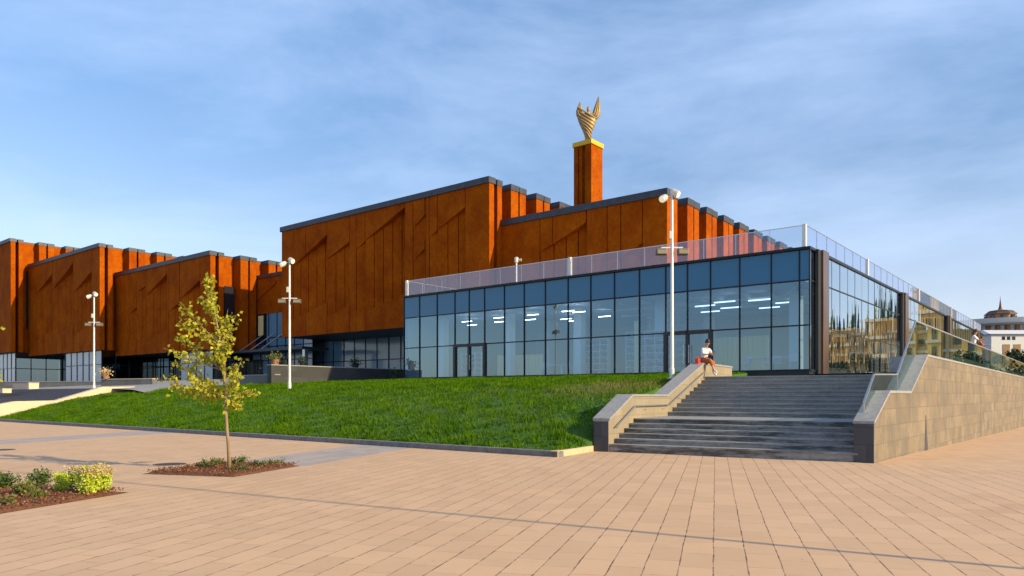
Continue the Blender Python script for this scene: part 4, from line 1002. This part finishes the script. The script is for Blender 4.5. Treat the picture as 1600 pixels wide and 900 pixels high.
def young_tree(q, label, seed=3, lv=2300):
    random.seed(seed); r_ = thing('young_tree', q, label, 'tree', 'slim young maples in the plaza')
    k = 15.5/1150
    def tp(x, y, dy=0): return q + Vector(((x-358)*k, dy, (737-y)*k))
    trunk = [tp(359, 738), tp(357, 700), tp(354, 660), tp(352, 620), tp(350, 580), tp(345, 540), tp(337, 495), tp(330, 460), tp(325, 436)]
    mb = MB(); mb.tube(trunk, [.042, .034, .031, .029, .027, .022, .016, .010, .005], 9); tr = mb.build('trunk', 'bark', r_, smooth=True)
    ends = [(262, 545), (250, 592), (268, 520), (290, 505), (283, 575), (300, 480), (312, 470), (385, 585), (388, 610), (375, 560), (366, 520), (362, 490), (345, 480), (275, 610), (300, 620), (372, 640), (318, 455), (296, 548), (335, 520), (310, 590), (350, 545), (330, 600), (260, 565)]
    mb = MB(); pts = []
    for i, (x, y) in enumerate(ends):
        f_ = min(1, max(0, (700-y)/270)); yo = y + (42 if x < 330 else 55); yo = min(yo, 632)
        j = [p for p in trunk]; zz_ = (737-yo)*k + q.z; a = min(range(len(j)), key=lambda n: abs(j[n].z-zz_)); st_ = j[a]
        en = tp(x, y, random.uniform(-.55, .55)*(1 if abs(x-340) < 70 else .6)); md = st_.lerp(en, .5) + Vector((0, 0, -.03))
        mb.tube([st_, md, en], [.012, .008, .003], 5)
        for _ in range(3):
            f2 = random.uniform(.35, .9); b_ = st_.lerp(en, f2); e2 = b_ + Vector((random.uniform(-.2, .12), random.uniform(-.2, .2), random.uniform(-.05, .2))); mb.tube([b_, e2], [.005, .002], 4); pts.append((b_, e2, 14))
        pts.append((st_.lerp(en, .25), en, 46))
    for a, b_ in zip(trunk[4:], trunk[5:]): pts.append((a, b_, 60))
    pts.append((trunk[-2], trunk[-1]+Vector((0, 0, .05)), 50))
    mb.build('branches', 'bark', tr)
    out = []
    tot = sum(p[2] for p in pts)
    for a, b_, n in pts:
        for _ in range(int(n*lv/tot)):
            f_ = random.random(); p = a.lerp(b_, f_); out.append(tuple(p + Vector(rng.normal(0, .05, 3)) + Vector((0, 0, -.02))))
    v, f = leaves(np.array(out), .088); npmesh('crown', v, f, 'leaf', r_, q)
    return r_
young_tree(G(358, 737), 'young maple with sparse yellow-green leaves in the square mulch bed')
sec = young_tree(AT(-118, 14.2, 0), 'second young maple whose leaves just touch the left picture edge', 5); sec.rotation_euler.z = R(180)

# ------------------------------------------------------------------ people
def skin_mesh(name, verts, edges, rad, material, parent, root=0, levels=1):
    me = bpy.data.meshes.new(name+'_src'); me.from_pydata([tuple(v) for v in verts], edges, []); o = bpy.data.objects.new(name+'_src', me); col.objects.link(o)
    m = o.modifiers.new('skin', 'SKIN'); m.branch_smoothing = .6; sv = me.skin_vertices[0].data if me.skin_vertices else None
    if sv is None:
        bm = bmesh.new(); bm.from_mesh(me); bm.verts.layers.skin.verify(); bm.to_mesh(me); bm.free(); sv = me.skin_vertices[0].data
    for i, r in enumerate(rad): sv[i].radius = (r, r) if not isinstance(r, tuple) else r
    sv[root].use_root = True
    s_ = o.modifiers.new('sub', 'SUBSURF'); s_.levels = levels; s_.render_levels = levels
    dg = bpy.context.evaluated_depsgraph_get(); dg.update(); nm = bpy.data.meshes.new_from_object(o.evaluated_get(dg)); nm.name = name
    bpy.data.objects.remove(o); nm.materials.clear(); nm.materials.append(M[material])
    for p in nm.polygons: p.use_smooth = True
    ob = bpy.data.objects.new(name, nm); col.objects.link(ob); ob.parent = parent
    return ob
def person(q, heading, J, label, cloth, hair='hair', pscale=1.0, longhair=False):
    """J: joints in body frame (x right, y forward, z up); q base"""
    r_ = thing('person', q, label, 'person'); r_.rotation_euler.z = heading; r_.scale = (pscale,)*3
    names = list(J); idx = {n: i for i, n in enumerate(names)}
    V_ = [Vector(J[n]) for n in names]
    E = [('pelvis', 'waist'), ('waist', 'chest'), ('chest', 'neck'), ('neck', 'head'), ('head', 'crown')]
    RD = {'pelvis': .12, 'waist': .105, 'chest': .125, 'neck': .05, 'head': .085, 'crown': .075}
    for s_ in 'lr':
        E += [('pelvis', 'hip'+s_), ('hip'+s_, 'knee'+s_), ('knee'+s_, 'ankle'+s_), ('ankle'+s_, 'toe'+s_), ('chest', 'sh'+s_), ('sh'+s_, 'el'+s_), ('el'+s_, 'wr'+s_), ('wr'+s_, 'palm'+s_)]
        RD.update({'hip'+s_: .085, 'knee'+s_: .055, 'ankle'+s_: .036, 'toe'+s_: .032, 'sh'+s_: .05, 'el'+s_: .038, 'wr'+s_: .026, 'palm'+s_: .032})
    vs = V_[:]; es = [(idx[a], idx[b_]) for a, b_ in E]; rd = [RD[n] for n in names]
    for s_ in 'lr':
        w_, p_ = Vector(J['wr'+s_]), Vector(J['palm'+s_]); d = (p_-w_).normalized(); sd_ = d.cross(Z).normalized() if abs(d.z) < .9 else Vector((0, 1, 0)); cu = sd_.cross(d)
        for i, ln in enumerate((.065, .075, .07, .055)):
            b_ = p_ + sd_*(.027-.018*i)+d*.012; m_ = b_+d*ln*.55; e_ = m_+d*ln*.4-cu*.02; k0 = len(vs); vs += [b_, m_, e_]; rd += [.010, .009, .007]; es += [(idx['palm'+s_], k0), (k0, k0+1), (k0+1, k0+2)]
        b_ = w_.lerp(p_, .5)+sd_*.035; k0 = len(vs); vs += [b_, b_+sd_*.02+d*.035]; rd += [.011, .009]; es += [(idx['palm'+s_], k0), (k0, k0+1)]
    skin_mesh('body', vs, es, rd, 'skin', r_, idx['pelvis'], 2)
    c = Vector(J['head']).lerp(Vector(J['crown']), .5); up = (Vector(J['crown'])-Vector(J['head'])).normalized(); fw = Vector((0, 1, 0)); fw = (fw-up*fw.dot(up)).normalized(); rt = fw.cross(up)
    mb = MB(); mb.ball((0, 0, 0), (.087, .10, .115), 14, 10)
    rot = Matrix((rt, fw, up)).transposed(); mb.v = [c - fw*.022 + up*.028 + rot @ v for v in mb.v]
    if longhair: mb.tube([c-fw*.07, c-fw*.10-up*.10, c-fw*.08-up*.24], [.08, .075, .03], 10)
    o = mb.build('hair', hair, None, smooth=True); o.parent = r_
    mb = MB(); mb.tube([c+fw*.095-up*.0, c+fw*.115-up*.03], [.008, .014], 6); o = mb.build('nose', 'skin', None, smooth=True); o.parent = r_
    mb = MB(); [mb.ball(c+fw*.088+rt*e*.033+up*.008, .011, 8, 5) for e in (-1, 1)]; o = mb.build('eyes', 'phone', None); o.parent = r_
    for nm, mt, js, rr, ee in cloth:
        vi = [Vector(J[j]) if isinstance(j, str) else Vector(J[j[0]]).lerp(Vector(J[j[1]]), j[2]) for j in js]
        skin_mesh(nm, vi, ee, rr, mt, r_, 0, 2)
    return r_
def shirt(mt, sleeve=.9): 
    return ('shirt', mt, ['waist', 'pelvis', 'chest', ('chest', 'neck', .6), 'shl', ('shl', 'ell', sleeve), 'shr', ('shr', 'elr', sleeve)], [.135, .14, .15, .09, .078, .062, .078, .062], [(0, 1), (0, 2), (2, 3), (2, 4), (4, 5), (2, 6), (6, 7)])
def trousers(mt, k=.9, r1=.10, r2=.07, r3=.055):
    return ('trousers', mt, ['pelvis', 'hipl', 'kneel', ('kneel', 'anklel', k), 'hipr', 'kneer', ('kneer', 'ankler', k)], [.14, r1, r2, r3, r1, r2, r3], [(0, 1), (1, 2), (2, 3), (0, 4), (4, 5), (5, 6)])
def shoes(mt): return [('shoe', mt, ['ankle'+s_, ('ankle'+s_, 'toe'+s_, 1.1)], [.045, .042], [(0, 1)]) for s_ in 'lr']
# seated woman on the stair wall: origin at feet level, wall top .52 above
J = dict(pelvis=(0, 0, .62), waist=(0, .03, .80), chest=(0, .10, 1.02), neck=(0, .15, 1.20), head=(0, .20, 1.28), crown=(0, .23, 1.40),
         hipl=(-.10, .05, .60), kneel=(-.08, .42, .56), anklel=(-.02, .50, .12), toel=(0, .66, .05), hipr=(.10, .05, .60), kneer=(.09, .45, .62), ankler=(.02, .58, .20), toer=(.04, .73, .14),
         shl=(-.17, .10, 1.10), ell=(-.25, .22, .84), wrl=(-.09, .42, .86), palml=(-.05, .48, .90), shr=(.17, .10, 1.10), elr=(.25, .22, .84), wrr=(.09, .42, .86), palmr=(.05, .48, .90))
fq = AT(1107, 29.3, ZT+.02)
fq = A0 + WV*9.75 + EV*.10 + Z*(ZT+.02)
head = math.atan2(-(-EV - WV*.55).x, (-EV - WV*.55).y)
pw = person(fq + Z*.0, head, J, 'person seated on the stair wall in white shirt and rust trousers', [shirt('shirt'), trousers('orange', .55, .11, .085, .075)] + shoes('shoe'), 'hair', 1.0)
hd = (-EV - WV*.55).normalized()
q = fq + hd*.52 + Z*.90; mb = MB(); mb.box(q - hd.cross(Z)*.07 - hd*.01, hd.cross(Z)*.14, hd*.01, Z*.08); tag(mb.build('phone', 'phone', org=q), 'small dark phone held by the person on the stair wall', 'phone')
q = fq - WV*.42 + EV*.12 + Z*(2.80-ZT-.02) ; r_ = thing('bag', q, 'red bag on the stair wall beside the seated person', 'bag')
mb = MB(); mb.box(q-WV*.13-EV*.08, WV*.26, EV*.16, Z*.27); bg_ = mb.build('bag_body', 'red', r_, bevel=.04); mb = MB(); mb.tube([q-WV*.08+Z*.26, q-WV*.05+Z*.36, q+WV*.05+Z*.36, q+WV*.08+Z*.26], .012, 6); mb.build('handle', 'red', r_)
STAND = dict(pelvis=(0, 0, .95), waist=(0, .01, 1.10), chest=(0, .02, 1.32), neck=(0, .02, 1.47), head=(0, .04, 1.55), crown=(0, .05, 1.66),
         hipl=(-.10, 0, .90), kneel=(-.10, .03, .50), anklel=(-.10, -.02, .08), toel=(-.12, .14, .03), hipr=(.10, 0, .90), kneer=(.11, .05, .50), ankler=(.11, 0, .08), toer=(.13, .16, .03),
         shl=(-.19, .02, 1.40), ell=(-.25, .04, 1.12), wrl=(-.22, .22, 1.02), palml=(-.20, .30, 1.02), shr=(.19, .02, 1.40), elr=(.25, .02, 1.12), wrr=(.24, .16, .95), palmr=(.23, .22, .90))
def onwall(x, back):      # a spot just inside the long wall's balustrade on the sight line
    r = (x-800)/FPX; a = BW - nV*back; Lq = (r*a.y-a.x)/(V.x-r*V.y); q = a+V*Lq; q.z = 3.203; return q, Lq
q, Lq = onwall(1521, .45)
hv = nV; hdg = math.atan2(-hv.x, hv.y)
J2 = dict(STAND); J2.update(wrl=(-.14, .42, 1.22), palml=(-.12, .50, 1.20), ell=(-.24, .20, 1.16), elr=(.24, .2, 1.16), wrr=(.16, .42, 1.22), palmr=(.14, .5, 1.20), head=(0, .10, 1.55), crown=(0, .13, 1.66), neck=(0, .05, 1.47))
person(q, hdg, J2, 'person in white shirt with auburn hair leaning at the glass balustrade', [shirt('shirt'), trousers('grey')] + shoes('shoe'), 'hair_r', 1.0, True)
q, Lq = onwall(1531, .42)
person(q, hdg, J2, 'shorter person with orange top beside the white-shirted one at the balustrade', [shirt('orange'), trousers('grey')] + shoes('shoe'), 'hair_r', .86)
q = AT(407, 79, ZF-.1); person(q, 0, STAND, 'person in black standing before the entrance doors', [shirt('navy'), trousers('navy')] + shoes('shoe'), 'hair')
J3 = dict(STAND); J3.update(neck=(0, .25, 1.38), head=(0, .34, 1.42), crown=(0, .43, 1.48), chest=(0, .16, 1.27), shl=(-.19, .2, 1.33), shr=(.19, .2, 1.33), ell=(-.24, .35, 1.08), wrl=(-.18, .5, .98), palml=(-.17, .56, .96), elr=(.24, .35, 1.08), wrr=(.18, .5, .98), palmr=(.17, .56, .96))
q = AT(422, 78, ZF-.1); person(q, R(-80), J3, 'person in blue bending forward near the entrance wall', [shirt('blue'), trousers('navy')] + shoes('shoe'), 'hair')

# ------------------------------------------------------------------ town
rt_ = thing('domed_building', AT(1575, 160, -1), 'distant pale building with round brown drum and spired lantern', 'building')
d = 160; k = d/FPX; zz1 = lambda y: EYE+(HOR-y)*k
c = AT(1563, d, 0)
mb = MB(); mb.lathe(Vector((c.x, c.y, 0)), [(10.5, -1), (10.5, zz1(514)), (13.5, zz1(512)), (14, zz1(505)), (6, zz1(502))], 40); wl_ = mb.build('rotunda', 'pale', rt_)
mb = MB(); 
for i in range(40): a = 2*math.pi*i/40; mb.box(Vector((c.x+10.6*math.cos(a)-.35, c.y+10.6*math.sin(a)-.35, zz1(538))), (.7, 0, 0), (0, .7, 0), (0, 0, zz1(514.5)-zz1(538)))
mb.build('pilaster', 'drum', wl_)
mb = MB(); mb.lathe(Vector((c.x, c.y, 0)), [(2.75, zz1(504)), (2.75, zz1(492)), (2.95, zz1(491.5)), (3.0, zz1(490)), (2.2, zz1(486.5)), (.5, zz1(484)), (.2, zz1(480)), (.08, zz1(470)), (.03, zz1(463))], 8); ln = mb.build('lantern', 'drum', rt_)
mb = MB(); mb.lathe(Vector((c.x, c.y, 0)), [(3.1, zz1(492.5)), (3.1, zz1(490.8)), (2.3, zz1(486.0)), (.45, zz1(484)), (.25, zz1(479)), (.07, zz1(468))], 8); mb.build('cap_roof', 'browncap', ln)
mb = MB()
for i in range(8): a = 2*math.pi*(i+.5)/8; mb = MB(); mb.tube([(c.x+2.62*math.cos(a), c.y+2.62*math.sin(a), zz1(503)), (c.x+2.62*math.cos(a), c.y+2.62*math.sin(a), zz1(494))], .5, 6); mb.build('window', 'win', ln)
wb = thing('white_building', AT(1590, 135, -1), 'distant white low-roofed house at the right picture edge', 'building')
d2 = 135; zq = lambda y: EYE+(HOR-y)*d2/FPX; p0 = AT(1549, d2, 0); ww = 16
mb = MB(); mb.box(p0+Z*-1, X_*ww, Y_*10, Z*(zq(522)+1)); wl_ = mb.build('wall', 'pale', wb)
mb = MB(); mb.prism([p0+X_*-.6+Y_*-.5+Z*zq(522), p0+X_*(ww+.6)+Y_*-.5+Z*zq(522), p0+X_*(ww+.6)+Y_*5+Z*zq(512), p0+X_*1.6+Y_*5+Z*zq(512)], Y_*5); mb.build('roof', 'pale', wb)
for i in range(3): mb = MB(); x0 = 1566+i*8; mb.box(AT(x0, d2-.05, zq(531)), X_*.55, Y_*.2, Z*.6); mb.build('window', 'win', wl_)
for x0 in (1567, 1584): mb = MB(); mb.box(AT(x0, d2-.06, -.5), X_*1.3, Y_*.2, Z*(zq(538)+.5)); mb.build('window', 'drum', wl_)
def bigtree(q, hgt, rad, lb, n=6000):
    r_ = thing('tree', q, lb, 'tree', 'dark trees near the white house')
    mb = MB(); mb.tube([q, q+Z*hgt*.5, q+Z*hgt*.8], [.3, .2, .08], 8)
    for i in range(6): a = i*1.05; mb.tube([q+Z*hgt*.4, q+Vector((math.cos(a)*rad*.6, math.sin(a)*rad*.6, hgt*.7))], [.12, .04], 5)
    mb.build('trunk', 'bark', r_)
    cl = [(random.uniform(-.6, .6)*rad, random.uniform(-.6, .6)*rad, hgt*random.uniform(.4, .9), rad*random.uniform(.3, .5)) for _ in range(14)]; pts = []
    for _ in range(n):
        x, y, z_, rr = random.choice(cl); dv_ = rng.normal(size=3); dv_ /= np.linalg.norm(dv_); pts.append(np.array(q)+np.array([x, y, z_])+dv_*rr*random.uniform(.6, 1.05))
    v, f = leaves(np.array(pts), .35); npmesh('crown', v, f, 'darkleaf', r_, q)
bigtree(AT(1592, 105, -1), 10.0, 2.6, 'dark bushy tree in front of the white house'); bigtree(AT(1610, 100, -1), 9.0, 3.0, 'dark tree at the right picture edge beside the bushy one')
# palace across the square (mirrored in the pavilion's side)
F_ = Vector((.95, -.30, 0)).normalized(); NB = Vector((.30, .95, 0)).normalized(); p0 = Vector((80, 104.8, -1))
def palace(o, wdt, hgt, floors, bays, towers, lb, wallm='palace'):
    r_ = thing('palace', o, lb, 'building', None)
    mb = MB(); mb.box(o, F_*wdt, NB*12, Z*hgt); wl_ = mb.build('wall', wallm, r_)
    mb = MB()
    for j in range(floors+1): mb.box(o-NB*.5+Z*(hgt*j/floors-.25)-F_*.2, F_*(wdt+.4), NB*.499, Z*.5)
    for i in range(bays+1): mb.box(o-NB*.28+F_*(wdt*i/bays-.25), F_*.5, NB*.279, Z*(hgt-.3))
    mb.build('mouldings', 'palacew', r_)
    for j in range(floors):
        for i in range(bays):
            b_ = o + F_*(wdt*(i+.5)/bays) + Z*(hgt*j/floors+.9) - NB*.05; hh = hgt/floors-2.0; ww_ = wdt/bays*.24
            mb = MB(); mb.prism([b_-F_*ww_, b_+F_*ww_, b_+F_*ww_+Z*hh*.8, b_+F_*ww_*.5+Z*hh, b_-F_*ww_*.5+Z*hh, b_-F_*ww_+Z*hh*.8], NB*.049); mb.build('window', 'win', wl_)
    for f_, w_, ht, dm in towers:
        b_ = o + F_*wdt*f_; mb = MB(); mb.box(b_-F_*w_/2-NB*.8+Z*0, F_*w_, NB*(w_+.8), Z*ht); tw_ = mb.build('tower', wallm, r_)
        mb = MB(); cc = b_+NB*(w_/2)+Z*ht; mb.lathe(cc, [(w_*.55, 0), (w_*.6, .4), (w_*.45, .6), (w_*.48, dm*.3), (w_*.3, dm*.6), (.25, dm*.8), (.2, dm*1.0), (.03, dm*1.35)], 16); mb.build('dome', 'greenroof', tw_, smooth=True)
        mb = MB(); 
        for zz_ in (.35, .62, .82): mb.box(b_-F_*w_*.18-NB*.86+Z*(ht*zz_), F_*w_*.36, NB*.05, Z*ht*.12)
        mb.build('window', 'win', tw_); mb = MB(); [mb.box(b_-F_*(w_/2+.2)-NB*1.1+Z*(ht*zz_), F_*(w_+.4), NB*.29, Z*.5) for zz_ in (.3, .57, .78, .97)]; mb.build('mouldings', 'palacew', tw_)
palace(p0, 42, 13.2, 4, 14, [(.06, 4.2, 20, 4.0), (.26, 3.0, 15.5, 4.5), (.40, 2.2, 14.4, 3.6), (.50, 2.2, 14.4, 3.6), (.85, 4, 18, 4)], 'ornate ochre palace with green domed towers across the square')
palace(Vector((92, 84, -1)), 10, 6.5, 2, 5, [], 'smaller pale stuccoed house before the ornate palace', 'palacew')
for i, (x, y) in enumerate(((76, 92), (80, 86), (88, 90), (104, 84), (84, 95))):
    bigtree(Vector((x, y, -1)), 7.0+.6*i, 2.4, ['dark tree across the square, first by the palace', 'dark tree across the square before the pale house', 'dark tree between the pale house and the palace', 'dark tree right of the pale house', 'tallest dark tree under the palace tower'][i], 2500)
